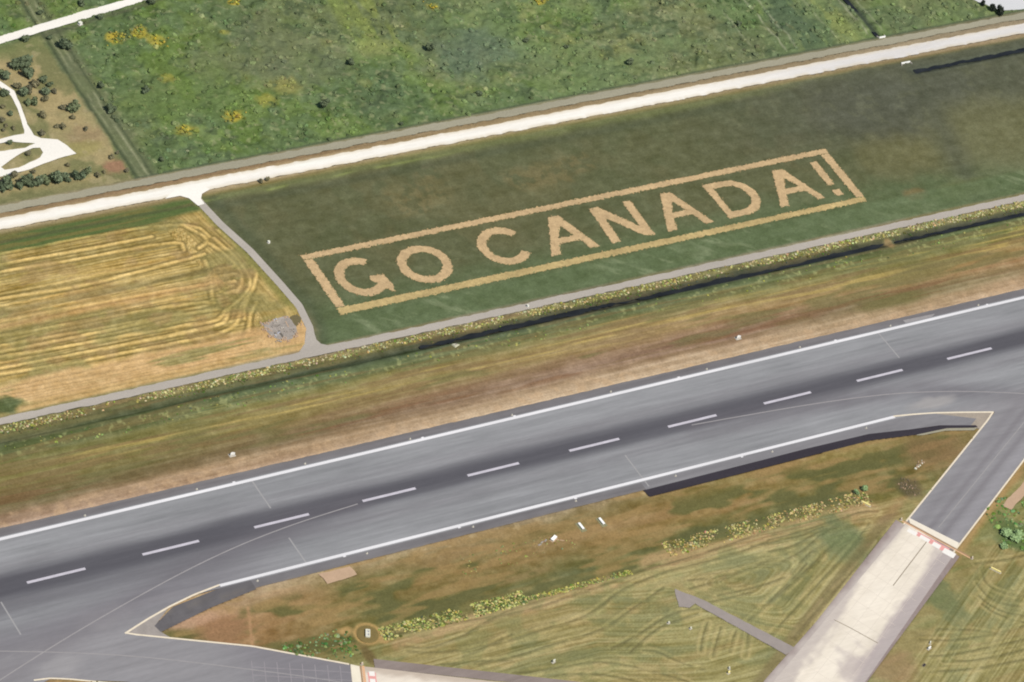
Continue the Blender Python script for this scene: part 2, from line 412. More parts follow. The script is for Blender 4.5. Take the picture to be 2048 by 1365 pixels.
# dark freshly laid strips
ribbon('asphalt_patch', [(11.1, -41.0), (83.7, -41.0), (148.1, -40.7), (176.1, -44.6), (195.5, -45.4), (212.9, -49.9)], [(10.3, -36.1), (87.1, -35.9), (110, -35.7), (150.8, -36.4), (178.7, -40.7), (193.1, -42.4), (212.8, -48.2)], .055, 100, 2, M['new_asphalt'], None, runway)
ribbon('asphalt_patch', [(-209.8, -36.8), (-236.3, -41.0), (-265.4, -47.7)], [(-209.8, -30.9), (-226.6, -31.0), (-253.1, -34.9), (-266.6, -43.2)], .052, 40, 3, M['paving'], lambda x, y: shoulder_col(x, y) - 16, runway)
poly_sheet('asphalt_patch', pix((1806, 641), (1870, 628), (1862, 636), (1815, 650)), .045, flat_mat('pale_asphalt', (162, 158, 158)), runway, pave=False)
poly_sheet('gravel_edge', pix((1833, 871), (1839, 862), (1893, 857), (1955, 856), (1948, 861), (1890, 862), (1845, 871)), .05, M['side_gravel'], runway)

tax_r = ribbon('taxiway', [(131.8, -98.7), (228.8, -43.0), (262.0, -24.0)], [(147.6, -123.2), (223.9, -78.2), (326.0, -18.0)], .044, 110, 24, M['paving'], pave_col, kind='structure', label='grey taxiway joining the runway at the lower right')
poly_sheet('taxiway_corner', [(193.5, -33.0), (228.6, -42.6), (213.6, -51.5), (209, -48), (216, -44)], .04, flat_mat('corner_gravel', (172, 160, 146), ((.2, .1, 1), (1.0, .1, 1))), tax_r)
ribbon('taxiway_corner', [(171, -29), (196, -33.3), (228.8, -43), (262, -24)], [(171, -28.6), (200, -28.6), (230, -28.6), (330, -17)], .042, 60, 10, M['paving'], pave_col, tax_r)
tax_l = ribbon('taxiway', [(-460, -95), (-326.4, -58.0), (-294.3, -70.4), (-200.0, -122.0)], [(-460, -30), (-330, -30), (-281.8, -43.1), (-227.8, -69.1), (-188.5, -93.8)], .043, 150, 26, M['paving'], pave_col, kind='structure', label='grey taxiway leaving the runway at the lower left')
ribbon('taxiway_corner', [(-330, -31), (-281.8, -43.2), (-254.1, -34.0), (-225.6, -29.0)], [(-330, -28.6), (-290, -28.6), (-255, -28.6), (-226, -28.6)], .041, 50, 6, M['paving'], pave_col, tax_l)
poly_sheet('taxiway_corner', [(-281.8, -43.1), (-254.1, -33.9), (-266.3, -43.2), (-265.0, -48.0), (-262, -53.0)], .045, flat_mat('corner_asphalt', (166, 158, 152), ((.2, .1, 1), (1.0, .06, 1))), tax_l)

# concrete parts beyond the holding lines
sh_r = ribbon('taxiway_shoulder', [P(1792, 1040), P(1706, 1150), P(1634, 1242), P(1536, 1353), P(1440, 1470)], [(148.0, -127.0), (61.2, -178.8), (-10, -222)], .03, 120, 20, M['paving'], shc_col, kind='structure', label='dark shoulder beside the pale concrete taxiway')
con_r = ribbon('concrete_taxiway', [(133.9, -98.0), (6.0, -169.2), (-55, -203)], [(147.2, -124.0), (56.0, -181.0), (-15, -224)], .05, 150, 26, M['paving'], conc_col, kind='structure', label='pale cream concrete taxiway at the lower right')
sh_l = ribbon('taxiway_shoulder', [(-178, -99.5), (-124, -126.0), (-60, -158)], [(-176, -94.2), (-122, -121.0), (-58, -153)], .03, 60, 4, M['paving'], lambda x, y: shoulder_col(x, y) + np.array((26., 16., 8.)), kind='structure', label='narrow brownish shoulder of the concrete at the bottom edge')
con_l = ribbon('concrete_taxiway', [(-200.0, -122.0), (-140, -152), (-75, -186)], [(-188.5, -94.1), (-124.3, -126.5), (-60, -158.5)], .05, 110, 20, M['paving'], concl_col, kind='structure', label='pale concrete taxiway cut by the bottom edge')

# --- runway markings
X0, PER = -312.457, 59.907
for i in range(-3, 15):
    a = X0 + i * PER
    ribbon('centreline_dash', [(a, -.75), (a + 30, -.75)], [(a, .75), (a + 30, .75)], .062, 10, 1, M['dash_paint'], None, runway, pave=False)
ribbon('edge_stripe', [(RX0, 28.6), (RX1, 28.6)], [(RX0, 30.35), (RX1, 30.35)], .064, 300, 1, M['white_paint'], None, runway, pave=False)
ribbon('edge_stripe', [(-225.6, -30.3), (172.0, -30.3)], [(-225.6, -28.6), (172.0, -28.6)], .064, 160, 1, M['white_paint'], None, runway, pave=False)
for (px, py), s in (((470, 968), 1), ((1033, 838), 1), ((840, 868), 1), ((1365, 765), 1), ((1675, 686), 1), ((1978, 614), 1), ((915, 1050), -1), ((1482, 911), -1), ((685, 1107), -1), ((1149, 994), -1)):
    x = P(px, py)[0]; y = 30.6 * s
    ribbon('stripe_stub', [(x - .8, y - .45), (x + .7, y - .45)], [(x - .8, y + .45), (x + .7, y + .45)], .066, 1, 1, M['white_paint'], None, runway, pave=False)
for x, ya, yb in ((199.8, 28.5, 8.5), (-179.7, 28.5, 9.2), (-179.4, -11.3, -28.6), (14.0, -11.3, -34.5), (-329.0, -7.5, -29)):
    line('joint_line', [(x, ya), (x + .6, yb)], .75, .058, M['joint'], runway)
line('exit_line', LEADL, .55, .068, M['pale_line'], runway, n=120)
line('exit_line', LEADR, .55, .068, M['pale_line'], runway, n=90)
# right exit: edge lines, centreline, hold line
line('edge_line', [(171.5, -29.0), (183, -30.9), (195.8, -33.5), (211, -37.6), (228.4, -42.6)], 1.0, .070, M['cream_paint'], tax_r, n=30)
line('edge_line', [(228.5, -42.3), (221, -47.2), (131.8, -98.5)], .85, .072, M['cream_paint'], tax_r, n=40)
line('edge_line', [(300, -32.8), (223.9, -78.2), (146.6, -123.4)], .85, .072, M['cream_paint'], tax_r, n=40)
line('centreline', TAXR_C, .5, .070, M['pale_line'], tax_r, n=40)
hx, hy = 20.9, -34.0; hl = math.hypot(hx, hy); hx /= hl; hy /= hl      # along the hold line
tx, ty = -hy, hx                                                        # towards the runway
def hp(s, t): return (133.1 + hx * s + tx * t, -95.4 + hy * s + ty * t)
poly_sheet('hold_band', [hp(4.2, .4), hp(31.2, .4), hp(30.4, 5.0), hp(1.6, 3.6)], .066, flat_mat('cream_concrete', (246, 236, 218), ((.3, .05, 1),)), tax_r, pave=False)
line('hold_line', [hp(1.0, -.1), hp(39.2, -.1)], .8, .078, M['brown_line'], tax_r)
line('hold_line', [hp(0.2, -1.1), hp(39.6, -1.1)], .8, .076, M['orange'], tax_r)
poly_sheet('red_panel', [hp(10.0, -2.4), hp(28.4, -2.2), hp(28.0, -5.4), hp(25.5, -6.4), hp(10.0, -5.4)], .068, M['red'], tax_r, pave=False)
for s0, s1, t0, t1 in ((5.2, 10.4, -3.4, -6.2), (12.2, 17.6, -3.2, -6.0), (19.6, 24.0, -3.2, -6.4), (26.0, 32.6, -3.4, -7.4)):
    poly_sheet('white_character', [hp(s0, t0), hp(s1, t0), hp(s1, t1), hp(s0, t1)], .073, M['marking_white'], tax_r, pave=False)
line('joint_line', [P(1853, 1084), P(1786, 1172)], .45, .06, M['dark_joint'], con_r)
for k in range(1, 13):
    a_ = (133.9 - 9.9 * k, -98.0 - 5.51 * k); line('slab_joint', [a_, (a_[0] + 13.2, a_[1] - 25.8)], .16, .058, M['conc_joint'], con_r)
for f_ in (.2, .4, .62, .82): line('slab_joint', [(133.9 + 13.3 * f_, -98.0 - 26.0 * f_), (6.0 + 50 * f_, -169.2 - 11.8 * f_)], .14, .059, M['conc_joint'], con_r)
line('joint_line', pix((1668, 1240), (1700, 1256), (1756, 1287)), .45, .06, M['dark_joint'], con_r)
# left exit
line('edge_line', [(-225.6, -29.0), (-240, -31.0), (-254.1, -34.2), (-268, -38.4), (-281.8, -43.3)], .95, .070, M['cream_paint'], tax_l, n=30)
line('edge_line', [(-281.6, -42.9), (-277, -45.6), (-227.8, -69.1), (-188.8, -93.6)], .95, .072, M['cream_paint'], tax_l, n=40)
line('edge_line', [(-334, -56.5), (-326.4, -57.7), (-318, -61.0), (-250, -93.5), (-205, -119)], .85, .072, M['cream_paint'], tax_l, n=40)
line('centreline', LEADT, .5, .070, M['pale_line'], tax_l, n=60)
gx, gy = -11.5, -28.2; gl = math.hypot(gx, gy); gx /= gl; gy /= gl     # along the left hold line
ux, uy = -gy, gx                                                        # towards the concrete
def gp(s, t): return (-188.4 + gx * s + ux * t, -93.9 + gy * s + uy * t)
poly_sheet('hold_band', [gp(-.2, .2), gp(30, .2), gp(30, 4.3), gp(.8, 4.3)], .066, flat_mat('cream_band', (246, 236, 214), ((.3, .05, 1),)), tax_l, pave=False)
line('hold_line', [gp(.6, 4.9), gp(30, 4.9)], .8, .076, M['brown_line'], tax_l)
line('hold_line', [gp(.4, 6.1), gp(30, 6.1)], 1.3, .078, M['orange'], tax_l)
poly_sheet('red_panel', [gp(4.3, 7.9), gp(22, 7.9), gp(22, 11.8), gp(4.3, 11.8)], .068, M['red'], tax_l, pave=False)
poly_sheet('white_character', [gp(3.6, 8.6), gp(6.5, 8.6), gp(6.5, 11.3), gp(3.6, 11.3)], .073, M['marking_white'], tax_l, pave=False)
poly_sheet('white_character', [gp(8.3, 8.6), gp(11.5, 8.6), gp(11.5, 11.2), gp(8.3, 11.2)], .073, M['marking_white'], tax_l, pave=False)
for k in range(8):
    t = -5 - 6.0 * k
    line('slab_joint', [gp(1.2, t), gp(26, t)], .35, .060, M['slab_line'], tax_l)
for s in (5.0, 10.0): line('slab_joint', [gp(s, -47), gp(s, 0)], .35, .063, M['slab_line'], tax_l)
poly_sheet('concrete_pad', pix((637, 1148), (700, 1133), (716, 1150), (655, 1168)), .05, M['pad'], kind='structure', jag=.15, label='pinkish concrete pad beside the south runway edge')
poly_sheet('concrete_pad', pix((2003, 1012), (2062, 950), (2075, 965), (2022, 1020)), .05, M['pad'], kind='structure', jag=.2, label='pinkish pad beside the right-hand taxiway')

# ------------------------------------------------------------------ roads and tracks
def road_col(x, y):
    c = np.zeros(x.shape + (3,)) + np.array((255., 250., 240.))
    c = mix(c, (228, 224, 220), sm(180, 330, x)); c += ((stk(x, y, 40, 1.6, 75) - .5) * 14)[..., None]
    e = np.minimum(np.abs(y - 230.2), np.abs(y - 238.4))
    return mix(c, (222, 208, 180), .6 * sm(1.1, .2, e + .8 * (fbm(x, y, 4, 77) - .5)))
road = ribbon('gravel_road', [(-420, 230.6), (600, 229.4)], [(-420, 238.8), (600, 237.8)], .06, 800, 3, M['paving'], road_col, kind='structure', wob=.45, label='wide white gravel road across the upper part')
poly_sheet('road_junction', pix((330, 398), (360, 392), (378, 397), (396, 412), (409, 408), (402, 398), (404, 388), (420, 379), (400, 370), (350, 380)), .066, M['gravel'], road)
ribbon('gravel_path', [(-420, 242.6), (600, 241.8)], [(-420, 247.6), (600, 246.6)], .05, 700, 1, M['side_gravel'], None, kind='structure', wob=.5, label='grey gravel path running along the white road')
APATH = [P(396, 400), P(410, 416), P(440, 448), P(500, 502), P(560, 568), P(598, 612), P(619, 655), P(622, 690), P(620, 706)]
apath = ribbon('access_path', [(x - 2.2, y - .6) for x, y in APATH], [(x + 2.2, y + .6) for x, y in APATH], .05, 90, 2, M['grey_gravel'], None, kind='structure', label='narrow grey track from the white road down to the service road')
serv = ribbon('service_road', [(-420, 99.8), (600, 98.6)], [(-420, 104.6), (600, 103.0)], .055, 700, 2, M['grey_gravel'], None, kind='structure', wob=.35, label='narrow grey service road below the lettered field')
poly_sheet('road_junction', pix((560, 722), (598, 705), (609, 688), (612, 660), (626, 652), (629, 668), (633, 680), (642, 688), (655, 691), (690, 684), (690, 700), (620, 714)), .06, M['grey_gravel'], serv)
poly_sheet('upper_road', pix((-140, 121), (0, 73), (142, 30), (249, 0), (420, -52), (470, -52), (297, 0), (162, 41), (0, 88), (-140, 139)), .06, M['gravel'], kind='structure', jag=.15, step=5, label='white gravel road at the top left corner')
poly_sheet('turning_area', pix((-280, 352), (-30, 289), (0, 278), (30, 271), (48, 268), (48, 262), (45, 250), (35, 217), (22, 192), (0, 174), (-30, 162), (-120, 172), (-120, 161), (-25, 152), (0, 163), (28, 182), (42, 212), (55, 250), (68, 271), (82, 277), (115, 279), (133, 291), (153, 308), (128, 314), (98, 324), (60, 339), (0, 354), (-280, 412)),
           .06, M['gravel'], kind='structure', jag=.12, step=3,
           holes=[pix((2, 335), (25, 318), (45, 305), (65, 296), (80, 296), (86, 305), (80, 316), (60, 325), (38, 336), (10, 340)), pix((-50, 297), (0, 287), (20, 283), (70, 287), (50, 296), (20, 300), (-50, 312))],
           label='white gravel loop and turning area at the left edge')
poly_sheet('small_road', pix((1349, 1178), (1370, 1186), (1400, 1197), (1590, 1296), (1572, 1310), (1390, 1208), (1378, 1216), (1358, 1214)), .05, flat_mat('old_asphalt', (164, 154, 148), ((.3, .07, 1),)), kind='structure', label='short grey spur road ending in the mown lawn', jag=.1)

RPAD = pix((518, 648), (546, 636), (580, 628), (606, 634), (604, 652), (598, 670), (585, 684), (562, 690), (544, 682), (530, 668))
# ------------------------------------------------------------------ water
ribbon('ditch_water', [(-52, 89.7), (-10, 88.6), (40, 88.8), (62, 89.6), (80, 89.9), (110, 87.8), (140, 87.4), (158, 88.6), (185, 89.0), (215, 87.4), (238, 88.0), (245, 90.2)], [(-52, 91.0), (-10, 92.0), (40, 92.4), (62, 92.0), (80, 90.9), (110, 91.4), (140, 91.6), (158, 90.4), (185, 90.6), (215, 91.6), (238, 92.0), (245, 90.9)], -.62, 150, 1, M['water'], None, kind='structure', wob=.75, pave=False, label='dark water in the ditch below the service road')
ribbon('ditch_water', [(252, 89.5), (330, 87.8), (560, 87.5)], [(252, 91.0), (330, 90.6), (560, 90.5)], -.62, 150, 1, M['water'], None, kind='structure', wob=.75, pave=False, label='dark water in the ditch at the right edge below the service road')
ribbon('ditch_water', [(350, 215.2), (400, 214.6), (600, 214.2)], [(350, 217.6), (400, 218.0), (600, 217.8)], -.6, 120, 1, M['water'], None, kind='structure', wob=.7, pave=False, label='dark water in the ditch below the white road')
ribbon('ditch_water', [(344.8, 250.5), (344.2, 330), (343, 420)], [(347.4, 250.5), (347.6, 330), (347.2, 420)], -.6, 80, 1, M['water'], None, kind='structure', pave=False, label='dark water in the ditch running away through the scrub')
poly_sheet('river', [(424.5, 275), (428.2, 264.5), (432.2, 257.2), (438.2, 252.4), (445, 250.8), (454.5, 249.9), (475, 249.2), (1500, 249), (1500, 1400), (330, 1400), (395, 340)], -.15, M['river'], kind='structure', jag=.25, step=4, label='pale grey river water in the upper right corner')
RIVER = paved[-1]

# ------------------------------------------------------------------ the ground: colour and height from where a point lies
AY = np.array([100, 107.4, 117.6, 134.5, 152.8, 181.5, 207.0, 221.7, 230.0, 240.0]); AX = np.array([-108, -106.0, -101.7, -99.6, -102.1, -105.4, -110.5, -112.2, -112.7, -113.0])
def apx(y): return np.interp(y, AY, AX)
def stubble_v(x, y):
    """distance to the edge of the stubble field, smooth at the corners: the windrows follow it"""
    dr = (apx(y) - x - 2.5) * .98
    db = (y - 118) * .8 + 30; dt = 215 - y
    k = 12.0
    v = -k * np.log(np.exp(-np.clip(dr, -20, 200) / k) + np.exp(-np.clip(db, -20, 200) / k) * .25 + np.exp(-np.clip(dt + 14, -20, 200) / k) * .2 + 1e-9)
    w = sm(20, 29, dr)
    return v * (1 - w) + (y + 200) * w, dr
def rows(v, sp, seed, x, y, jl=35):
    """0..1 ridges at uneven spacing sp across v"""
    j = (vn(v / (sp * 2.3), x / (jl * 3), seed) - .5) * sp * 2.0 + (fbm(x, y, 6, seed + 1, 2) - .5) * .9
    p = (v + j) / sp
    return np.abs((p - np.floor(p)) * 2 - 1), np.floor(p)
def lawn_v(x, y):
    g = np.interp(x, [-185, -105, -66, -36, -19, 54, 107, 125], [-20.5, -19.8, -18.2, -8, -4.0, -3.0, 0, 2])
    v1 = 116 + g + y
    v2 = sline(x, y, (124.4, -92.5), (7.0, -162.6)) * -1.0
    w = sm(-30, 10, x + (y + 110) * .6 - 20) * sm(-92, -106, y)
    return v1 * (1 - w) + np.abs(v2) * w + 20
def lawn_r(x, y):
    a = (144.3, -128.1); b = (61.2, -178.8)
    v = np.abs(sline(x, y, a, b)); v1 = np.abs(y + 112 + 10 * np.sin(x / 37)) + 6
    k = 6.0
    return -k * np.log(np.exp(-v / k) + np.exp(-v1 / k) * .4)
def is_right_lawn(x, y): return sline(x, y, (144.3, -128.1), (61.2, -178.8)) > 0
VX = [-320, -200, -50, 120, 230, 420]
VROWS = [
 (36, [(168,138,108),(170,138,104),(192,164,126),(196,168,130),(182,152,114),(190,158,120)]),
 (43, [(152,124,92),(168,138,98),(176,148,110),(188,160,122),(168,142,100),(188,152,114)]),
 (47, [(112,98,58),(140,118,80),(150,122,88),(160,130,98),(140,124,82),(180,146,106)]),
 (51, [(104,92,54),(122,102,66),(138,112,84),(140,110,86),(122,112,72),(176,140,100)]),
 (57, [(118,106,62),(126,108,68),(136,112,82),(142,114,88),(150,124,84),(182,144,102)]),
 (63, [(138,124,76),(132,120,72),(140,124,82),(158,132,94),(152,130,84),(176,140,98)]),
 (70, [(132,122,70),(140,128,78),(148,132,86),(158,136,94),(136,126,78),(158,134,88)]),
 (76, [(118,118,66),(128,124,74),(134,126,80),(138,130,84),(112,114,66),(124,122,70)]),
 (81, [(84,104,56),(90,108,62),(98,110,66),(100,112,68),(104,116,64),(104,116,62)]),
 (86, [(74,96,52),(78,98,58),(82,100,64),(86,104,66),(86,104,60),(92,108,60)]),
 (90, [(58,74,46),(62,78,50),(60,72,52),(60,72,52),(62,76,52),(66,80,52)]),
 (93.2, [(70,78,48),(76,82,52),(86,88,58),(88,90,60),(90,94,62),(92,96,64)]),
 (96, [(134,126,82),(150,138,92),(146,136,88),(132,128,82),(134,132,86),(140,138,88)]),
 (98.5, [(150,138,98),(162,148,104),(130,122,90),(124,120,88),(134,130,96),(140,138,98)]),
 (101, [(150,140,110),(150,140,112),(130,125,100),(124,120,96),(130,126,100),(140,136,104)])]
SX = [-320, -235, -170, -60, 40, 120, 260]
SROWS = [
 (-190, [(128,128,82),(128,128,82),(128,128,82),(128,130,82),(128,126,80),(122,124,78),(124,126,78)]),
 (-130, [(128,128,82),(128,128,82),(126,126,80),(124,128,80),(136,134,84),(126,126,78),(122,124,76)]),
 (-104, [(126,116,74),(126,116,74),(132,122,78),(142,134,88),(120,124,80),(124,122,72),(118,120,70)]),
 (-95, [(120,106,68),(120,106,68),(120,112,68),(148,134,90),(116,126,80),(132,124,78),(124,118,70)]),
 (-89, [(120,106,68),(126,106,70),(104,104,60),(140,130,86),(148,132,90),(150,130,88),(124,114,70)]),
 (-84, [(120,106,68),(140,106,70),(92,100,56),(96,104,58),(150,132,92),(152,130,88),(128,110,74)]),
 (-79, [(126,108,72),(142,108,72),(96,98,54),(82,96,54),(96,98,56),(110,104,58),(126,108,74)]),
 (-70, [(130,108,74),(150,114,80),(114,104,62),(106,100,60),(92,94,54),(104,98,56),(122,106,74)]),
 (-60, [(140,114,80),(156,120,84),(122,106,64),(130,108,68),(136,112,68),(112,102,60),(124,106,72)]),
 (-50, [(150,122,90),(158,122,88),(126,112,70),(124,108,70),(142,116,74),(116,106,60),(130,108,72)]),
 (-42, [(160,132,104),(170,140,112),(140,122,84),(128,112,78),(124,108,64),(128,110,62),(128,108,74)]),
 (-36, [(160,134,110),(172,144,118),(168,146,112),(150,130,102),(130,112,76),(130,112,72),(140,118,86)])]
SCRUB = [(98, 122, 70), (110, 132, 80), (86, 110, 72), (108, 118, 84), (116, 136, 80), (96, 118, 84)]
def Z(ox, oy, *pts): return [P(ox + a / 2.967, oy + b / 2.967) for a, b in pts]
SROW = [Z(0, 440, *q) for q in (
 ((1215,240),(1240,300),(1250,400),(1262,490)), ((1265,300),(1275,400),(1330,440),(1390,420)), ((1240,140),(1330,200),(1420,290),(1440,370),(1400,430)),
 ((1270,110),(1400,220),(1470,320),(1490,390),(1430,470),(1350,520),(1350,570),(1320,620),(1200,650),(900,710),(600,770),(0,880)),
 ((1350,500),(1330,560),(1290,600),(1150,620),(900,660),(400,750),(0,815)), ((1519,330),(1500,420),(1440,480),(1420,560),(1400,620),(1330,670),(1100,720),(500,835),(0,915)),
 ((1470,470),(1440,520),(1450,590)), ((1519,490),(1480,560),(1480,640),(1450,700)), ((1180,170),(1235,130),(1200,90),(1100,40)), ((0,310),(600,210),(1070,120),(1090,180)),
 ((0,200),(550,90),(1000,25),(1180,40),(1240,100)), ((0,262),(500,180),(900,100)), ((0,470),(500,390),(900,290),(1210,205)), ((0,600),(600,490),(1180,385)), ((0,690),(500,600),(1150,490),(1270,490)),
 ((0,745),(600,640),(1000,570),(1300,530)), ((0,780),(400,705),(900,600)), ((1290,60),(1430,180),(1519,300),(1519,330)), ((1300,290),(1390,275)), ((1310,330),(1395,318)), ((1320,375),(1390,365)))]
LROW = [Z(1024, 905, *q) for q in (
 ((-700,1080),(-400,1020),(-200,990),(0,955),(150,920),(330,860),(500,800),(600,770),(760,700),(1000,640),(1250,560),(1519,460)),
 ((-300,1180),(0,1115),(150,1060),(400,990),(520,920),(600,850),(680,800),(800,750),(900,710),(1100,660),(1300,610),(1519,530)),
 ((-200,1260),(60,1200),(200,1150),(420,1090),(560,1040),(640,980),(740,910),(830,850),(900,800)), ((590,1165),(700,1110),(800,1050),(900,980),(1000,940),(1100,930)),
 ((700,1190),(780,1110),(870,1040),(960,1000),(1100,960)), ((0,1310),(150,1300),(320,1270),(480,1240),(640,1255),(800,1290),(950,1330),(1050,1365)),
 ((-100,1345),(150,1335),(400,1310),(600,1325),(760,1365)), ((780,1175),(860,1180),(960,1230),(1060,1270),(1140,1290)), ((1050,810),(1200,770),(1350,710),(1519,640)), ((1040,760),(1250,740),(1400,690),(1519,650)),
 ((1240,1040),(1215,1120),(1190,1210)), ((1330,1060),(1310,1110),(1290,1180)), ((1400,1080),(1395,1140),(1380,1210)), ((1160,1010),(1130,1100),(1120,1180)))] + [Z(1536, 905, *q) for q in (
 ((0,520),(200,470),(400,400),(560,350),(650,350)), ((0,680),(100,640),(200,590),(300,500),(350,460)), ((130,720),(200,640),(280,570),(380,510)), ((0,590),(150,560),(300,470),(420,430)), ((-100,560),(150,510),(330,440)),
 ((0,900),(250,680),(450,480)), ((20,1080),(300,780),(500,560),(600,420)), ((150,1100),(350,870),(600,600),(700,480)), ((-120,1000),(100,800),(230,660)), ((-300,850),(-60,800),(100,740)), ((-420,900),(-250,870),(-100,830)),
 ((1270,700),(1280,760),(1330,810),(1420,840),(1519,850)), ((1250,850),(1300,900),(1400,950),(1519,970)), ((1270,900),(1350,960),(1519,1010)), ((960,1210),(1100,1200),(1300,1160),(1519,1110)), ((1040,1240),(1200,1240),(1400,1200),(1519,1170)),
 ((900,1110),(1050,1120),(1300,1090),(1519,1030)), ((1000,1050),(1200,1050),(1400,1080)), ((1230,660),(1400,640),(1519,610)), ((1240,780),(1300,860),(1400,900),(1519,915)), ((960,1300),(1200,1290),(1519,1230)))] + [Z(512, 905, *q) for q in (
 ((880,1150),(1000,1165),(1100,1140),(1250,1080),(1350,1010),(1519,930)), ((1230,1210),(1350,1160),(1519,1080)), ((900,1180),(1050,1190),(1200,1175)), ((1100,1260),(1300,1240),(1519,1235)))]
SROW = [chaikin(q, 2) for q in SROW]; LROW = [chaikin(q, 2) for q in LROW]
_dc = {}
def rowdist(x, y, L, key):
    k = (key, x.size, float(x.flat[0]), float(y.flat[0]), float(x.flat[-1]))
    if k not in _dc:
        d = np.full(x.shape, 99.0)
        for q in L:
            xs_ = [p[0] for p in q]; ys_ = [p[1] for p in q]
            m = (x > min(xs_) - 5) & (x < max(xs_) + 5) & (y > min(ys_) - 5) & (y < max(ys_) + 5)
            if m.any(): d[m] = np.minimum(d[m], dpoly(x[m], y[m], q))
        _dc[k] = d
    return _dc[k]
def ground_col(x, y):
    N = x.shape
    c = np.zeros(N + (3,))
    wx = x + 5 * (fbm(x, y, 14, 101) - .5); wy = y + 5 * (fbm(x, y, 9, 105) - .5) + 3 * (stk(x, y, 40, 3, 107) - .5)
    ap = apx(y)
    # ---- scrub beyond the road
    f1 = fbm(x, y, 34, 111, 4); f2 = fbm(x, y, 11, 115, 4); f3 = fbm(x, y, 5, 119, 3); f4 = fbm(x, y, 60, 123, 3)
    s = np.zeros(N + (3,)) + np.array(SCRUB[0], float)
    s = mix(s, SCRUB[1], sm(.42, .6, f2)); s = mix(s, SCRUB[2], .8 * sm(.5, .64, f1)); s = mix(s, SCRUB[3], .7 * sm(.46, .62, f4))
    s = mix(s, (126, 134, 84), .6 * sm(.56, .72, fbm(x, y, 20, 127, 4)) * sm(.4, .6, f2))
    s = mix(s, (96, 122, 62), .75 * sm(40, -110, x) * sm(.35, .6, fbm(x, y, 40, 131)))
    s = mix(s, (112, 122, 86), .7 * sm(110, 190, x) * sm(.35, .6, fbm(x, y, 25, 133)))
    s = mix(s, (88, 110, 78), .55 * sm(.5, .62, fbm(x, y, 18, 139)))
    s += ((f3 - .5) * 30 + (fbm(x, y, 2.2, 137, 2) - .5) * 22)[..., None]
    s = mix(s, (66, 84, 60), .5 * sm(.62, .74, fbm(x, y, 7, 141, 3)))
    s = mix(s, (146, 152, 112), .55 * sm(.68, .80, fbm(x, y, 3.0, 143, 2)))
    s = mix(s, (108, 116, 88), .5 * blob(x, y, P(560, 110), 50, 34, 145, .8)); s = mix(s, (112, 134, 88), .5 * sm(.46, .62, fbm(x, y, 28, 144)) * sm(60, 140, x)); s = mix(s, (138, 146, 106), .8 * blob(x, y, P(750, 95), 14, 9, 146)); s = mix(s, (96, 116, 96), .6 * blob(x, y, P(940, 100), 30, 24, 147, .7)); s = mix(s, (100, 124, 66), .5 * blob(x, y, P(380, 200), 44, 26, 148, .7))
    for xa, xb, col, k in ((26, 64, (128, 144, 72), .55), (62, 90, (92, 112, 76), .4), (262, 282, (100, 120, 78), .4), (282, 316, (80, 102, 76), .8), (316, 336, (128, 142, 84), .8), (352, 420, (98, 114, 78), .5)):
        s = mix(s, col, k * sm(xa, xa + 8, wx) * sm(xb + 4, xb - 6, wx) * sm(.3, .55, fbm(x, y * .35, 6, 149)) * sm(290, 320, y if xa < 100 else y + 60))
    for px, py, r, k in ((232, 78, 7, .9), (278, 66, 7, .7), (312, 84, 7, .6), (466, 232, 7, .8), (370, 262, 7, .55), (465, 4, 5, .9), (335, 158, 6, .4), (536, 200, 8, .4), (450, 66, 4, .35), (1080, 3, 4, .8), (865, 15, 5, .4), (575, 175, 12, .25)):
        s = mix(s, (190, 168, 66), k * blob(x, y, P(px, py), r, r * .8, 151) * sm(.3, .5, f3 + .1))
    # drain and tracks running away beside x = -134
    e = x + 134.5 + 1.2 * (vn(y / 9, y * 0, 155) - .5)
    ln = np.exp(-((e + 5) / 1.1) ** 2) * .8 + np.exp(-((e - 4) / .8) ** 2) * .6
    s = mix(s, (106, 114, 86), .75 * np.exp(-((e) / 8.5) ** 4))
    s = mix(s, (146, 152, 118), np.clip(.95 * (np.exp(-((e - 1.6) / .8) ** 2) + np.exp(-((e + 2.3) / .7) ** 2) * .7) * sm(.35, .6, stk(y, x, 14, 2, 157)), 0, 1))
    s = mix(s, (66, 80, 58), np.clip(.95 * ln, 0, 1))
    for xx, k in ((262, .5), (281.5, .85), (289.5, .75), (318, .4), (340.5, .8), (351.5, .5)):
        s = mix(s, (150, 156, 128), k * np.exp(-((x - xx - 1.0 * (vn(y / 8, y * 0, 159) - .5)) / .75) ** 2) * sm(250, 256, y) * sm(.15, .5, vn(y / 6, x * 0 + xx, 161)))
    s = mix(s, (50, 62, 56), .8 * np.exp(-((x - 346) / 2.2) ** 2) * sm(249, 253, y))
    s = mix(s, (72, 86, 66), .75 * np.exp(-((y - 248.9 + .8 * (vn(x / 7, y * 0, 163) - .5)) / .9) ** 2))
    # ---- dry corner
    d = np.zeros(N + (3,)) + np.array((156., 147., 106.))
    d = mix(d, (168, 154, 112), sm(.4, .62, fbm(x, y, 12, 171))); d = mix(d, (118, 122, 82), .9 * sm(.5, .66, fbm(x, y, 16, 175)))
    d = mix(d, (150, 130, 100), .6 * blob(x, y, P(175, 275), 13, 10, 177)); d = mix(d, (160, 122, 98), .85 * blob(x, y, P(232, 334), 10, 7, 178))
    d = mix(d, (152, 146, 92), .7 * blob(x, y, P(150, 300), 18, 8, 179)); d = mix(d, (108, 122, 76), .8 * sm(352, 366, y + 6 * (f2 - .5)))
    d = mix(d, (112, 116, 80), .6 * sm(258, 250, y))
    d = mix(d, (172, 160, 124), .5 * sm(.62, .75, f3))
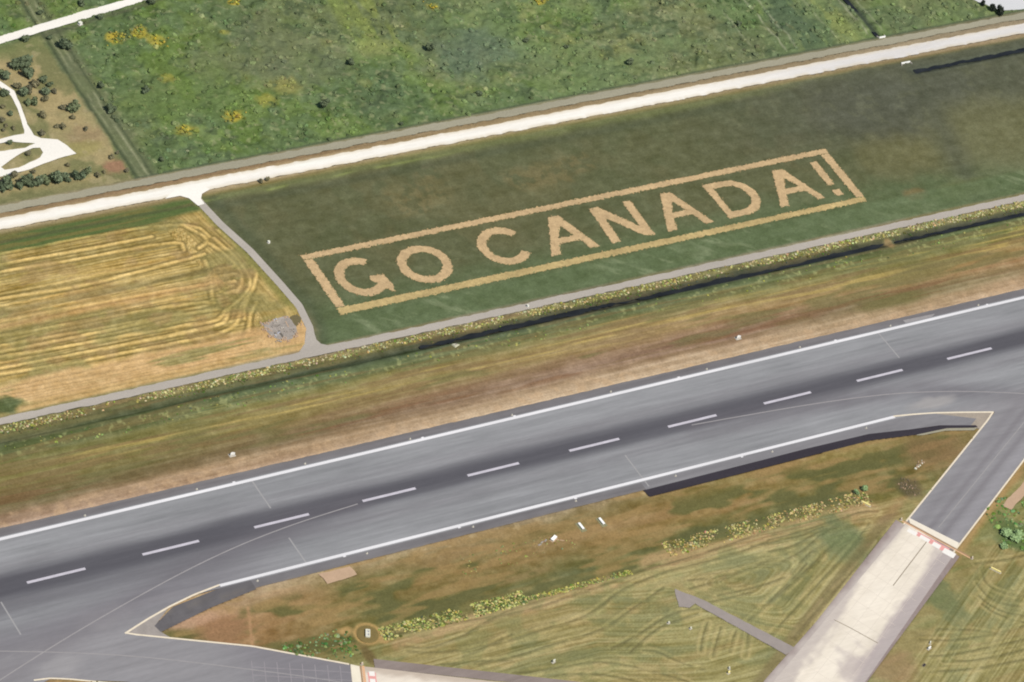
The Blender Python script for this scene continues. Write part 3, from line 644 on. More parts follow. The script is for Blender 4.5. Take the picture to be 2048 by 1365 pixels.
    dm = sm(-140.0, -143.5, wx + .0) * sm(0, 5, -sline(x, y, P(0, 92), P(297, 4)) ) if False else sm(-139.5, -143.0, x + 3 * (fbm(x, y, 6, 181) - .5))
    up = sline(x, y, P(0, 96), P(260, 15))         # beyond the upper road it is scrub again
    dm = dm * sm(4, -3, up)
    s = mix(s, (84, 92, 70), .7 * np.exp(-((up + 1.2) / 2.0) ** 2) * (x < -60))
    s = s * (1 - dm[..., None]) + d * dm[..., None]
    c = s
    # ---- verge of the white road
    v = bands(x, y, [-300, -120, 60, 420], [
        (224, [(92,106,60),(112,112,70),(108,118,70),(104,108,74)]), (227, [(120,116,76),(134,122,82),(128,126,80),(140,124,92)]), (229.5, [(158,146,112),(168,150,116),(160,146,110),(158,140,112)]),
        (238, [(168,152,118),(166,148,112),(160,142,108),(158,144,118)]), (241, [(142,124,92),(146,122,92),(142,124,92),(146,134,110)]), (248, [(140,134,104),(136,130,104),(128,128,100),(118,118,92)])])
    v += ((stk(x, y, 26, 1.4, 191) - .5) * 34)[..., None]
    m = sm(249.2, 247.6, y + .5 * (f3 - .5)); c = c * (1 - m[..., None]) + v * m[..., None]
    # ---- field with the message
    g1 = fbm(x, y, 40, 201, 4); g2 = fbm(x, y, 12, 205, 3)
    g = np.zeros(N + (3,)) + np.array((88., 95., 61.))
    g = mix(g, (99, 99, 66), .5 * sm(.42, .62, g1) * sm(120, 150, y)); g = mix(g, (84, 94, 60), .7 * sm(.48, .6, fbm(x, y, 25, 209)))
    g = mix(g, (84, 104, 66), .8 * sm(150, 126, wy) ); g = mix(g, (80, 88, 70), .75 * sm(150, 300, x) * sm(150, 190, y))
    g = mix(g, (80, 87, 70), .7 * blob(x, y, P(1800, 210), 70, 34, 211)); g = mix(g, (108, 110, 74), .7 * blob(x, y, P(2000, 270), 75, 40, 213)); g = mix(g, (104, 104, 68), .6 * blob(x, y, P(1790, 320), 32, 24, 215))
    g = mix(g, (78, 86, 66), .6 * np.exp(-((x - 335 - (y - 160) * .25) / 9) ** 2))
    for px, py, rx in ((840, 395, 26), (1075, 355, 24), (860, 345, 12), (1150, 330, 16)):
        g = mix(g, (122, 112, 80), .6 * blob(x, y, P(px, py), rx, rx * .6, 217) * sm(.36, .6, fbm(x, y, 5, 219, 3)))
    g = mix(g, (120, 126, 88), .22 * sm(.58, .78, fbm(x, y, 8, 223, 3)))
    g = mix(g, (128, 110, 78), .7 * blob(x, y, P(1830, 388), 10, 6, 225)); g = mix(g, (100, 112, 66), .6 * blob(x, y, P(1930, 375), 26, 10, 226))
    st = sm(123.5, 120, y); g = mix(g, (88, 110, 70), .7 * st)
    g = mix(g, (122, 138, 98), .65 * st * sm(.54, .70, fbm(x + y, y * .6, 7, 227, 3)) * sm(.35, .55, fbm(x, y, 40, 229)))
    g = mix(g, (112, 124, 70), .6 * sm(219, 224, y + 4 * (g2 - .5)) * sm(330, 180, x)); g = mix(g, (72, 84, 58), .5 * np.exp(-((y - 217) / 3) ** 2) * sm(300, 200, x) * (x > ap))
    g = mix(g, (134, 150, 78), .7 * np.exp(-((y - 222.5 + 2 * (g2 - .5)) / .8) ** 2) * sm(.45, .6, vn(x / 14, y * 0, 231)) * sm(60, 0, x))
    g = mix(g, (146, 122, 92), .8 * sm(8, 1.5, x - ap) * sm(140, 120, y) * fbm(x, y, 5, 233))
    g = mix(g, (70, 84, 58), .5 * np.exp(-((x - ap - 6) / 4) ** 2))
    g += ((fbm(x, y, 5, 235, 3) - .5) * 20 + (stk(x, y, 30, 3, 237) - .5) * 12)[..., None]
    g = mix(g, (66, 78, 66), .8 * np.exp(-((y - 216.3) / 3.2) ** 2) * sm(342, 352, x))
    g = g + 4
    m = sm(227.5, 223.5, y + 2.0 * (g2 - .5)) * (x > ap)
    c = c * (1 - m[..., None]) + g * m[..., None]
    # ---- stubble
    sv, dr = stubble_v(x, y)
    r1, i1 = rows(sv, 2.6, 241, x, y); r2, i2 = rows(sv + 1.3, 7.7, 245, x, y, 60)
    band = vn(i1 * .37, x / 55, 249); big = vn(i2 * .61 + 3, x / 90, 250)
    t = np.zeros(N + (3,)) + np.array((194., 170., 108.))
    t = mix(t, (216, 180, 112), sm(.45, .8, band) * .8); t = mix(t, (150, 134, 78), sm(.52, .25, big) * .7)
    amp = .3 + .7 * sm(.38, .62, stk(x, sv, 40, 7, 252, 2))
    t = mix(t, (126, 112, 66), .72 * sm(.42, .1, r1) * amp)
    t = mix(t, (226, 196, 124), .62 * sm(.62, .95, r1) * sm(.35, .7, fbm(x, y, 8, 255)))
    t += ((stk(x, sv, 26, 1.1, 254, 2) - .5) * 74)[..., None]
    rd = rowdist(x, y, SROW, 's')
    t = mix(t, (186, 160, 98), .45 * sm(24, 18, dr)); t = mix(t, (120, 106, 62), .8 * np.exp(-((rd - 1.75) / .8) ** 2) * sm(.1, .42, fbm(x, y, 7, 256))); t = mix(t, (232, 200, 128), .9 * np.exp(-(rd / .95) ** 2) * sm(.1, .35, fbm(x, y, 5, 258)))
    t = mix(t, (142, 136, 86), .65 * sm(.52, .66, fbm(x, y * 2.2, 36, 257)))
    t = mix(t, (158, 132, 90), .45 * sm(.56, .68, fbm(x, y * 1.6, 14, 259)))
    t = mix(t, (218, 184, 120), .5 * np.exp(-((y - 167.5) / 1.5) ** 2) * (dr > 24))
    t = mix(t, (196, 158, 106), .7 * np.exp(-((y - 163.5) / 2.6) ** 2) * (dr > 24))
    t = mix(t, (128, 118, 78), .6 * np.exp(-((y - 173) / 2.2) ** 2) * (dr > 24))
    bare = sm(128, 123, y + 5 * (f2 - .5)); t = mix(t, (208, 172, 122), .85 * bare); t = mix(t, (132, 132, 82), .7 * bare * sm(.5, .62, stk(x, y, 46, 5, 261)))
    t = mix(t, (186, 158, 104), .6 * sm(112, 108, y)); t = mix(t, (76, 96, 54), .9 * blob(x, y, P(8, 812), 10, 7, 265))
    t += ((fbm(x, y, 3, 263, 3) - .5) * 34 + (fbm(x, y, 10, 267, 3) - .5) * 22)[..., None]
    gt = sm(211.5, 215.5, y + 2.4 * (f2 - .5) - 2.5 * sm(-150, -120, x))
    gg = mix(np.zeros(N + (3,)) + np.array((84., 108., 54.)), (112, 112, 62), sm(.45, .6, stk(x, y, 40, 2.5, 269)))
    gg = mix(gg, (78, 86, 56), .6 * np.exp(-((y - 221.5) / 1.2) ** 2))
    t = mix(t, gg, gt) if False else t * (1 - gt[..., None]) + gg * gt[..., None]
    t = mix(t, (128, 128, 72), .8 * sm(6, 1.5, dr + 2 * (f3 - .5)) * sm(125, 140, y))
    m = sm(227.5, 224.5, y + 1.6 * (g2 - .5)) * (x <= ap)
    c = c * (1 - m[..., None]) + t * m[..., None]
    # ---- verge north of the runway
    b = bands(x, wy * .75 + y * .25, VX, VROWS) * 1.0 + 5
    b = b + np.array((-5., 0., 8.)) * sm(62, 46, y)[..., None] * 1.0
    b = mix(b, (104, 108, 66), .35 * sm(-120, -240, x) * sm(46, 56, y))
    b += ((stk(x, y, 45, 1.6, 271) - .5) * 46 + (fbm(x, y, 6, 275, 3) - .5) * 26 + (fbm(x, y, 2.5, 277, 2) - .5) * 12)[..., None]
    b = mix(b, (190, 168, 100), .62 * sm(.58, .72, stk(x, y, 60, 1.5, 279)) * sm(60, 68, y) * sm(86, 78, y))
    b = mix(b, (128, 106, 76), .5 * sm(.5, .66, stk(x, y, 36, 2.2, 284)) * sm(42, 48, y)); b = mix(b, (112, 112, 72), .55 * sm(.54, .68, stk(x, y, 50, 6, 281)) * sm(46, 52, y)); b = mix(b, (198, 168, 132), .5 * sm(.5, .7, fbm(x, y, 5, 282)) * sm(46, 42, y)); b = mix(b, (112, 108, 66), .6 * blob(x, y, P(1790, 600), 34, 6, 283)); b = mix(b, (126, 92, 66), .5 * sm(.55, .7, stk(x, y, 60, 3, 285)) * sm(46, 49, y) * sm(60, 54, y))
    b = mix(b, (170, 176, 110), .5 * sm(.64, .76, fbm(x, y, 2.6, 287, 2)) * sm(76, 80, y) * sm(88, 85, y))
    b = mix(b, (176, 142, 100), .6 * blob(x, y, (247.5, 90), 4, 5, 289))
    wat = np.maximum(sm(-54, -50, x) * sm(246, 243, x), sm(250, 254, x))
    b = mix(b, (50, 56, 50), .8 * np.exp(-((y - 90.4) / 2.4) ** 2) * wat)
    m = sm(106.5, 104.0, y + .6 * (f3 - .5)); c = c * (1 - m[..., None]) + b * m[..., None]
    # ---- infield south of the runway
    q = bands(x, wy, SX, SROWS) * np.array((1.0, 1.035, 1.04)) + 3
    q += ((stk(x, y, 26, 2.6, 301) - .5) * 22 + (stk(x, y, 12, 6, 305, 3) - .5) * 44 + (fbm(x, y, 3, 309, 3) - .5) * 24)[..., None]
    q = mix(q, (166, 132, 96), .35 * sm(.5, .68, stk(x, y, 50, 9, 313))); q = mix(q, (86, 94, 54), .75 * sm(.5, .64, stk(x, y, 26, 9, 317)) * sm(-42, -52, y) * sm(-90, -84, y)); q = mix(q, (158, 132, 88), .6 * sm(.54, .68, stk(x, y, 30, 6, 319)) * sm(-90, -84, y))
    q = mix(q, (178, 160, 122), .6 * sm(.6, .72, fbm(x, y, 5, 321)) * sm(-46, -38, y))
    rl = is_right_lawn(x, y)
    lv = np.where(rl, lawn_r(x, y), lawn_v(x, y)); on = np.where(rl, sm(8, 14, lv) * sm(-96, -108, y), sm(-83, -87, y - 5 * sm(10, 50, x)) * sm(.0, 4.0, np.abs(sline(x, y, (124.4, -92.5), (7.0, -162.6)))))
    q = mix(q, (162, 150, 102), .6 * on); q = mix(q, (112, 122, 78), .45 * on * sm(.54, .68, stk(x, lv, 24, 7, 329, 3)))
    for pl, hw in (([P(800, 1290), P(860, 1264), P(1010, 1226), P(1140, 1192), P(1240, 1160)], 4.6), ([P(1300, 1128), P(1400, 1098), P(1560, 1052), P(1640, 1030), P(1735, 1018)], 6.5)):
        q = mix(q, (172, 146, 106), .8 * sm(hw + 1.5, hw - 3, dpoly(x, y, pl) + 4 * (fbm(x, y, 7, 328) - .5)) * sm(.25, .5, stk(x, y, 30, 3, 327)))
    q += (on * (stk(x, lv, 34, .8, 331, 2) - .5) * 62 + on * (stk(x, lv, 60, 5, 335, 2) - .5) * 24)[..., None]
    rd = rowdist(x, y, LROW, 'l')
    q = mix(q, (98, 96, 66), .6 * np.exp(-(rd / .5) ** 2) * sm(.22, .5, fbm(x, y, 8, 333)) * (y < -76))
    q = mix(q, (180, 168, 118), .6 * np.exp(-((rd - 1.9) / .9) ** 2) * sm(.3, .6, fbm(x, y, 9, 334)) * (y < -76))
    q = mix(q, (110, 122, 78), .3 * on * sm(.52, .66, fbm(x, y, 13, 337)))
    q = mix(q, (92, 118, 72), .6 * blob(x, y, P(1690, 1080), 15, 22, 339)); q = mix(q, (80, 110, 58), .9 * blob(x, y, P(2030, 1070), 13, 15, 341)); q = mix(q, (100, 118, 72), .7 * blob(x, y, P(1880, 1190), 10, 26, 343))
    q = mix(q, (158, 132, 100), .7 * blob(x, y, P(1790, 1340), 20, 12, 345)); q = mix(q, (128, 104, 74), .6 * blob(x, y, P(1860, 900), 22, 12, 347)); q = mix(q, (168, 138, 92), .8 * sm(6, 2, np.abs(sline(x, y, (152, -120.5), (226, -76.5))) + 3 * (f2 - .5)) * (x > 130))
    q = mix(q, (186, 152, 126), .8 * blob(x, y, P(400, 1240), 20, 5, 349)); q = mix(q, (150, 116, 86), .9 * blob(x, y, P(450, 1262), 17, 11, 351, .2))
    q = mix(q, (176, 140, 104), .8 * np.exp(-(sline(x, y, P(497, 1225), P(505, 1290)) / .9) ** 2) * (y > -72) * (y < -46))
    cd = np.hypot((x + 171.2), (y + 79.1)); q = mix(q, (120, 106, 66), .8 * sm(7, 5, cd)); q = mix(q, (186, 154, 100), .85 * np.exp(-((cd - 6.2) / 1.0) ** 2))
    q = mix(q, (88, 98, 56), .7 * np.exp(-((y + 75.5 - .02 * x) / 4.0) ** 4) * sm(0, 15, x) * sm(122, 105, x))
    q = mix(q, (190, 156, 104), .8 * (blob(x, y, P(690, 1262), 5, 3, 353) + blob(x, y, P(770, 1280), 4, 3, 354)).clip(0, 1)); q = mix(q, (104, 88, 58), .7 * blob(x, y, P(738, 1312), 3.5, 8, 355, .1))
    q = mix(q, (190, 164, 120), .85 * np.exp(-(sline(x, y, (229, -46.6), (131, -102.6)) / 1.2) ** 2) * (x > 133) * (x < 216) * .8)
    q = mix(q, (92, 84, 66), .7 * blob(x, y, P(1818, 975), 8.5, 9, 357, .2))
    q = mix(q, (126, 108, 82), .7 * sm(5, 1.0, np.abs(sline(x, y, (124.4, -92.5), (7.0, -162.6)))) * (y < -90) * .7)
    ql = (q @ np.array((.3, .55, .15)))[..., None]; q = ql + (q - ql) * .97 + np.array((4., 2., 0.))
    m = sm(10, -10, y); c = c * (1 - m[..., None]) + q * m[..., None]
    lum = (c @ np.array((.3, .55, .15)))[..., None]
    gm = sm(-6, 8, c[..., 1] - c[..., 0])[..., None]
    c = lum + (c - lum) * (.99 - .13 * gm * sm(250, 246, y)[..., None]) + np.array((6.0, 4.0, 3.0)) + gm * np.array((3.0, 1.0, 2.0))  # haze put into the ground colours: greens greyed, every tone lifted
    return np.clip(c, 12, 250)
def ditch_depth(x, y):
    wat = np.maximum(sm(-60, -48, x) * sm(246.5, 243, x), sm(249.5, 253, x))
    d = (1.25 * wat + .5 * (1 - wat) * sm(-60, -45, -x + -100) + .35) * np.exp(-((y - 90.3) / 2.0) ** 4)
    d = d + 1.2 * np.exp(-((y - 216.2) / 2.3) ** 4) * sm(347, 352, x) + 1.2 * np.exp(-((x - 346) / 2.2) ** 4) * sm(248.5, 251.5, y)
    return d + .45 * np.exp(-((y + 81.5) / 3.0) ** 2) * sm(-190, -170, x) * sm(120, 90, x)
def ground_h(x, y):
    scr = sm(249, 252.5, y)
    dry = sm(-139, -143, x) * sm(372, 360, y + (x + 140) * .2)
    b1 = fbm(x, y, 6.5, 501, 2); b2 = fbm(x, y, 2.6, 505, 2); b3 = fbm(x, y, 17, 509, 2)
    h = scr * (1 - .8 * dry) * (1.0 * sm(.38, .72, b1) + .7 * (b2 - .4) + 1.1 * (b3 - .5) - .1) * (1 - .8 * np.exp(-((x + 134.5) / 7) ** 4) * scr)
    mid = (1 - scr)
    h = h + mid * ((b2 - .5) * .16 + (fbm(x, y, 1.5, 513, 1) - .5) * .14)
    st = (y > 106) & (y < 214) & (x < apx(y))
    if st.any():
        sv, dr = stubble_v(x[st], y[st]); r1, _ = rows(sv, 2.6, 241, x[st], y[st])
        h[st] += .26 * sm(.25, .9, r1) + .4 * np.exp(-(rowdist(x[st], y[st], SROW, 'sh') / .9) ** 2) + .25 * (fbm(x[st], y[st], 2, 521, 2) - .5)
    lw = (y < -80)
    if lw.any():
        X, Y = x[lw], y[lw]; h[lw] += .22 * np.exp(-((rowdist(X, Y, LROW, 'lh') - 1.8) / .9) ** 2) * sm(-80, -84, Y)
    h = h + .5 * sm(.45, .75, b2) * np.exp(-((y - 97) / 2.6) ** 4)
    h = h - ditch_depth(x, y)
    return h
GS = .58
gxs = np.arange(-395, 505, GS); gys = np.arange(-245, 445, GS)
GX, GY = np.meshgrid(gxs, gys, indexing='ij')
def proj(x, y):
    d = np.stack([x - CP[0], y - CP[1], -CP[2] + 0 * x], -1); c = -(d @ CB)
    return 1024 + FOC * (d @ CR) / c, 682.5 - FOC * (d @ CU) / c
px_, py_ = proj(GX, GY)
vis = (px_ > -130) & (px_ < 2180) & (py_ > -110) & (py_ < 1475)
use = np.zeros_like(vis); use[:-1] |= vis[1:]; use |= vis; use[:, :-1] |= vis[:, 1:]
idx = np.full(GX.shape, -1, np.int64); xs = GX[use]; ys = GY[use]; idx[use] = np.arange(xs.size)
H = ground_h(xs, ys)
under = np.zeros(xs.shape, bool)
for L in paved: under |= inpoly(xs, ys, L)
for L, hs in paved_h:
    k = inpoly(xs, ys, L)
    for h_ in hs: k &= ~inpoly(xs, ys, h_)
    under |= k
H[under] = np.minimum(H[under], 0) - .35
fl = inpoly(xs, ys, RPAD); H[fl] = .04
riv = inpoly(xs, ys, RIVER); H[riv] = -1.2
box = (xs > -86) & (xs < 260) & (ys > 119) & (ys < 174); H[box] = np.clip(H[box], -.1, .07)
COLg = alb(ground_col(xs, ys))
U = np.zeros(GX.shape, bool); U[use] = under
f = vis[:-1, :-1] & vis[1:, :-1] & vis[:-1, 1:] & vis[1:, 1:]
f &= ~(U[:-1, :-1] & U[1:, :-1] & U[:-1, 1:] & U[1:, 1:])
ii, jj = np.nonzero(f)
Q = np.stack([idx[ii, jj], idx[ii + 1, jj], idx[ii + 1, jj + 1], idx[ii, jj + 1]], -1)
fx = GX[ii, jj] + GS / 2; fy = GY[ii, jj] + GS / 2
code = np.select([fy < 0, fy < 102.3, (fy < 226) & (fx < apx(fy)), fy < 226, fy < 248.5, (fx < -141) & (sline(fx, fy, P(0, 88), P(297, 0)) < 0)], [0, 1, 2, 3, 4, 5], 6)
V3 = np.c_[xs, ys, H]
for k, nm, lb in ((0, 'infield_ground', 'brown and green infield grass below the runway'), (1, 'runway_verge', 'banded tan and green verge above the runway'), (2, 'stubble_field', 'golden mown field at the left'),
              (3, 'grass_field', 'dark green grass field around the lettering'), (4, 'road_verge', 'tan verge of the white road'), (5, 'dry_ground', 'tan dry ground at the left edge'), (6, 'scrub_ground', 'uneven green scrub land at the top')):
    q = Q[code == k]
    if not len(q): continue
    u, inv = np.unique(q, return_inverse=True)
    link(nm, np_mesh(nm, V3[u], inv.reshape(-1, 4), COLg[u], smooth=True), M['ground'], kind='structure', label=lb)
# the land outside the frame, out to the horizon
og = np.r_[-9000, -5000, -2500, np.arange(-1300, 1500, 20.0), 2500, 5000, 9000]
OXg, OYg = np.meshgrid(og, og, indexing='ij'); n = len(og)
oc = ground_col(OXg.ravel().clip(-1300, 1500), OYg.ravel().clip(-400, 900)); i = np.arange(n - 1)[:, None] * n + np.arange(n - 1)[None, :]
link('ground', np_mesh('ground', np.c_[OXg.ravel(), OYg.ravel(), np.full(n * n, -2.2)], np.stack([i, i + n, i + n + 1, i + 1], -1).reshape(-1, 4), alb(oc)), M['ground'], kind='structure', label='flat land around the airfield')

# ------------------------------------------------------------------ the message cut into the field
sign = thing('field_message', 'huge GO CANADA! lettering in tan cut straw within a rectangular border on dark grass', 'ground lettering', (0, 0, 0))
ZL = .16
EDGE = []
def letter(outer, holes=(), lab=None, mat='straw', name='letter', z=ZL):
    EDGE.extend([list(outer)] + [list(h_) for h_ in holes])
    poly_sheet(name, outer, z, M[mat], sign, holes, pave=False, thick=.2, jag=.24, step=.9, seed=int(outer[0][0] * 10) & 1023, **({'label': lab} if lab else {}))
letter([(-81.3, 166.4), (255.6, 165.8), (255.6, 169.7), (-81.3, 170.2)], name='border_strip')
letter([(-81.4, 123.4), (254.8, 123.8), (254.8, 127.6), (-81.4, 128.3)], mat='straw_yellow', name='border_strip', lab='lower border strip, yellower than the others')
letter([(-81.3, 128.6), (-76.0, 128.6), (-76.0, 166.1), (-81.3, 166.1)], name='border_strip')
letter([(250.2, 127.9), (255.1, 127.9), (255.4, 165.5), (249.9, 165.5)], name='border_strip')
def arc(cx, cy, rx, ry, a0, a1, n=28): return [(cx + rx * math.cos(math.radians(a0 + (a1 - a0) * k / n)), cy + ry * math.sin(math.radians(a0 + (a1 - a0) * k / n))) for k in range(n + 1)]
# G: open ring with a block at its lower end
letter(arc(-57.2, 146.6, 14.2, 14.6, 50, 308, 40) + [(-44.6, 131.2), (-43.6, 137.5), (-44.6, 145.0), (-53.2, 145.6), (-53.6, 143.2), (-50.8, 139.4)] + arc(-57.2, 146.6, 8.9, 9.4, 308, 50, 36), lab='letter G')
letter(arc(-19.2, 146.0, 15.2, 14.4, 0, 351, 39), [arc(-19.2, 146.0, 9.9, 9.3, 0, 350, 35)], lab='letter O')
letter(arc(30.4, 147.2, 14.9, 14.6, 34, 322, 40) + arc(30.4, 147.2, 9.6, 9.5, 322, 34, 36), lab='letter C')
def A(l0, l1, r0, r1, t0, t1, ht, hb, lab):
    yb, yt = 132.6, 160.9
    def lerp(a, b, y): return a + (b - a) * (y - yb) / (yt - yb)
    apex = (t0 + t1) / 2
    il = lambda y: lerp(l1, apex + 1.2, y); ir = lambda y: lerp(r0, apex - .4, y)
    outer = [(l0, yb), (l1, yb), (il(hb), hb), (ir(hb), hb), (r0, yb), (r1, yb), (t1, yt), (t0, yt)]
    yh = hb + 4.0
    letter(outer, [[(il(yh) + .3, yh), (ir(yh) - .3, yh), ((il(ht) + ir(ht)) / 2 + .6, ht), ((il(ht) + ir(ht)) / 2 - .6, ht)]], lab=lab)
A(52.0, 58.0, 76.6, 82.6, 66.0, 72.4, 152.5, 140.2, 'letter A after the C')
letter([(90.9, 132.8), (96.3, 132.8), (97.2, 152.0), (112.2, 133.2), (118.2, 132.5), (118.8, 160.9), (113.6, 160.9), (113.2, 141.0), (97.8, 161.0), (92.0, 161.0)], lab='letter N')
A(126.6, 132.6, 151.0, 156.6, 138.4, 145.0, 153.0, 141.4, 'letter A before the D')
letter([(167.4, 132.6), (178.5, 132.6)] + arc(179.5, 146.8, 14.9, 14.2, -88, 88, 26) + [(178.5, 161.0), (166.3, 161.0)], [[(171.6, 137.3), (178.5, 137.3)] + arc(179.0, 147.0, 9.9, 9.7, -88, 88, 22) + [(178.5, 156.7), (171.2, 156.7)]], lab='letter D')
A(201.6, 207.4, 227.0, 232.0, 213.4, 220.4, 153.0, 141.4, 'letter A before the exclamation mark')
letter([(239.2, 141.6), (243.9, 141.6), (244.3, 161.4), (239.3, 161.4)], lab='stem of the exclamation mark')
letter([(239.4, 132.2), (244.1, 132.2), (244.3, 137.2), (239.3, 137.2)], lab='dot of the exclamation mark')

# ------------------------------------------------------------------ loose vegetation that nobody could count
IV, IF = ico(1); IV0, IF0 = ico(0)
def clumps(name, X, Y, R, Hh, cols, label, cat, base=None, sub=1, zadd=0.0):
    bv, bf = (IV, IF) if sub else (IV0, IF0)
    n = len(X); k = len(bv)
    jit = 1 + .32 * (rng.rand(n, k, 1) - .5) * 2
    ang = rng.rand(n) * 6.283; ca, sa = np.cos(ang), np.sin(ang)
    v = bv[None] * jit
    vx = v[..., 0] * R[:, None] * (1 + .3 * rng.rand(n, 1)); vy = v[..., 1] * R[:, None]; vz = v[..., 2] * Hh[:, None]
    wx = vx * ca[:, None] - vy * sa[:, None] + X[:, None]; wy = vx * sa[:, None] + vy * ca[:, None] + Y[:, None]
    z0 = ground_h(X.copy(), Y.copy()) + zadd
    wz = vz + (z0 + Hh * .35)[:, None]
    V = np.stack([wx, wy, wz], -1).reshape(-1, 3); F = (bf[None] + (np.arange(n) * k)[:, None, None]).reshape(-1, 3)
    cc = np.repeat(cols[:, None, :], k, 1) * (1 + .25 * (rng.rand(n, k, 1) - .5))
    return link(name, np_mesh(name, V, F, alb(cc.reshape(-1, 3).clip(8, 250))), M['leaf'], kind='stuff', label=label, cat=cat)
def scatter(n, x0, x1, y0, y1):
    return x0 + (x1 - x0) * rng.rand(n), y0 + (y1 - y0) * rng.rand(n)
def seen(X, Y, m=60):
    a, b = proj(X, Y); k = (a > -m) & (a < 2048 + m) & (b > -m) & (b < 1365 + m); return k
def clear(X, Y):
    k = np.ones(X.shape, bool)
    for L in paved: k &= ~inpoly(X, Y, L)
    for L, hs in paved_h: k &= ~inpoly(X, Y, L)
    return k
ex = []
for L in EDGE:
    for a, b in zip(L, L[1:] + L[:1]):
        for _ in range(int(math.hypot(b[0] - a[0], b[1] - a[1]) * 1.5 + random.random())):
            u = random.random(); ex.append((a[0] + (b[0] - a[0]) * u + random.gauss(0, .32), a[1] + (b[1] - a[1]) * u + random.gauss(0, .32)))
ex = np.array(ex); R = .14 + .3 * rng.rand(len(ex)) ** 2; cl = ground_col(ex[:, 0], ex[:, 1]) * (.95 + .35 * rng.rand(len(ex), 1))
tn = rng.rand(len(ex)) < .35; cl[tn] = np.array((186., 160., 116.)) * (.85 + .3 * rng.rand(tn.sum(), 1))
clumps('edge_tufts', ex[:, 0], ex[:, 1], R, R * .55, cl, 'ragged grass tufts along the edges of the cut lettering', 'grass', sub=0, zadd=.06)
X, Y = scatter(36000, -260, 470, 249.5, 430)
up_ = sline(X, Y, P(0, 88), P(297, 0))
k = seen(X, Y) & clear(X, Y) & ((X > -131) | (up_ > 0)) & (np.abs(X - 346) > 3) & (fbm(X, Y, 12, 601) + .25 * rng.rand(X.size) > .46)
X, Y = X[k][:4200], Y[k][:4200]
R = .45 + 1.1 * rng.rand(X.size) ** 2; cl = ground_col(X, Y) * (.93 + .24 * rng.rand(X.size, 1)) + rng.randn(X.size, 3) * 2
clumps('scrub', X, Y, R, R * (.45 + .4 * rng.rand(X.size)), cl, 'low green scrub covering the land beyond the white road', 'scrub', zadd=-.25)
def flecks(n, x0, x1, y0, y1, seed, thr, pal, smin, smax):
    X, Y = scatter(n, x0, x1, y0, y1); k = seen(X, Y) & clear(X, Y) & (fbm(X, Y, 9, seed) + .3 * rng.rand(X.size) > thr)
    X, Y = X[k], Y[k]; R = smin + (smax - smin) * rng.rand(X.size) ** 2; pal = np.array(pal, float)
    return X, Y, R, pal[rng.randint(len(pal), size=X.size)] + rng.randn(X.size, 3) * 9
PALE = [(204, 194, 140), (188, 180, 118), (212, 202, 158), (172, 166, 100), (150, 150, 88), (120, 124, 74)]
sets = [flecks(5200, -340, 450, 94.2, 98.6, 611, .55, PALE, .25, .75), flecks(900, -340, 450, 91.8, 94.5, 613, .6, [(110, 116, 66), (90, 98, 58)], .3, .7)]
X, Y, R, cl = (np.concatenate([s_[i] for s_ in sets]) for i in range(4))
clumps('roadside_weeds', X, Y, R, R * .55, cl, 'yellowish weeds along the bank between service road and ditch', 'weeds', sub=0)
sets = [flecks(1900, -165, -85, -86, -77.5, 621, .55, [(206, 198, 130), (190, 186, 112), (160, 162, 92), (106, 116, 66), (92, 104, 58)], .25, .65), flecks(700, -85, -25, -85.0, -81.5, 622, .58, [(196, 192, 116), (172, 174, 98), (120, 128, 74)], .22, .55), flecks(2100, 0, 125, -80, -71, 623, .60, [(208, 190, 132), (196, 178, 116), (160, 150, 94), (112, 112, 66)], .25, .6),
        flecks(300, -215, -180, -90, -72, 625, .58, [(110, 138, 84), (84, 112, 62), (140, 160, 110)], .3, .9), flecks(200, -110, -40, -62, -48, 627, .66, [(170, 160, 100), (140, 136, 84)], .25, .6),
        flecks(260, 176, 212, -134, -98, 629, .62, [(112, 140, 78), (124, 150, 88), (140, 162, 104), (100, 126, 70)], .4, 1.1), flecks(900, -330, 450, 77, 87, 631, .70, [(168, 172, 100), (140, 150, 84), (96, 116, 62)], .25, .6)]
X, Y, R, cl = (np.concatenate([s_[i] for s_ in sets]) for i in range(4))
clumps('tall_weeds', X, Y, R * (.7 + .8 * rng.rand(X.size)), R * .5, cl, 'yellow green weeds standing in the infield and verge grass', 'weeds', sub=0)
X, Y, R, cl = flecks(1400, -320, -60, 380, 381, 641, 2, PALE, .3, .5)
bx = []
for px, py, r, n_ in ((232, 78, 6, 34), (278, 66, 6, 26), (312, 84, 6, 16), (466, 232, 5.5, 28), (370, 262, 5, 18), (465, 4, 4, 22), (1080, 3, 3, 12), (865, 15, 4, 10)):
    c0 = P(px, py)
    for _ in range(n_): bx.append((c0[0] + random.gauss(0, r * .55), c0[1] + random.gauss(0, r * .45), random.uniform(.25, .75)))
bx = np.array(bx); pal = np.array([(200, 182, 80), (180, 166, 74), (156, 152, 80), (130, 136, 74), (116, 128, 72)], float)
clumps('yellow_broom', bx[:, 0], bx[:, 1], bx[:, 2], bx[:, 2] * .8, pal[rng.randint(5, size=len(bx))] + rng.randn(len(bx), 3) * 6, 'patches of yellow flowering broom in the green scrub', 'broom', zadd=.5)

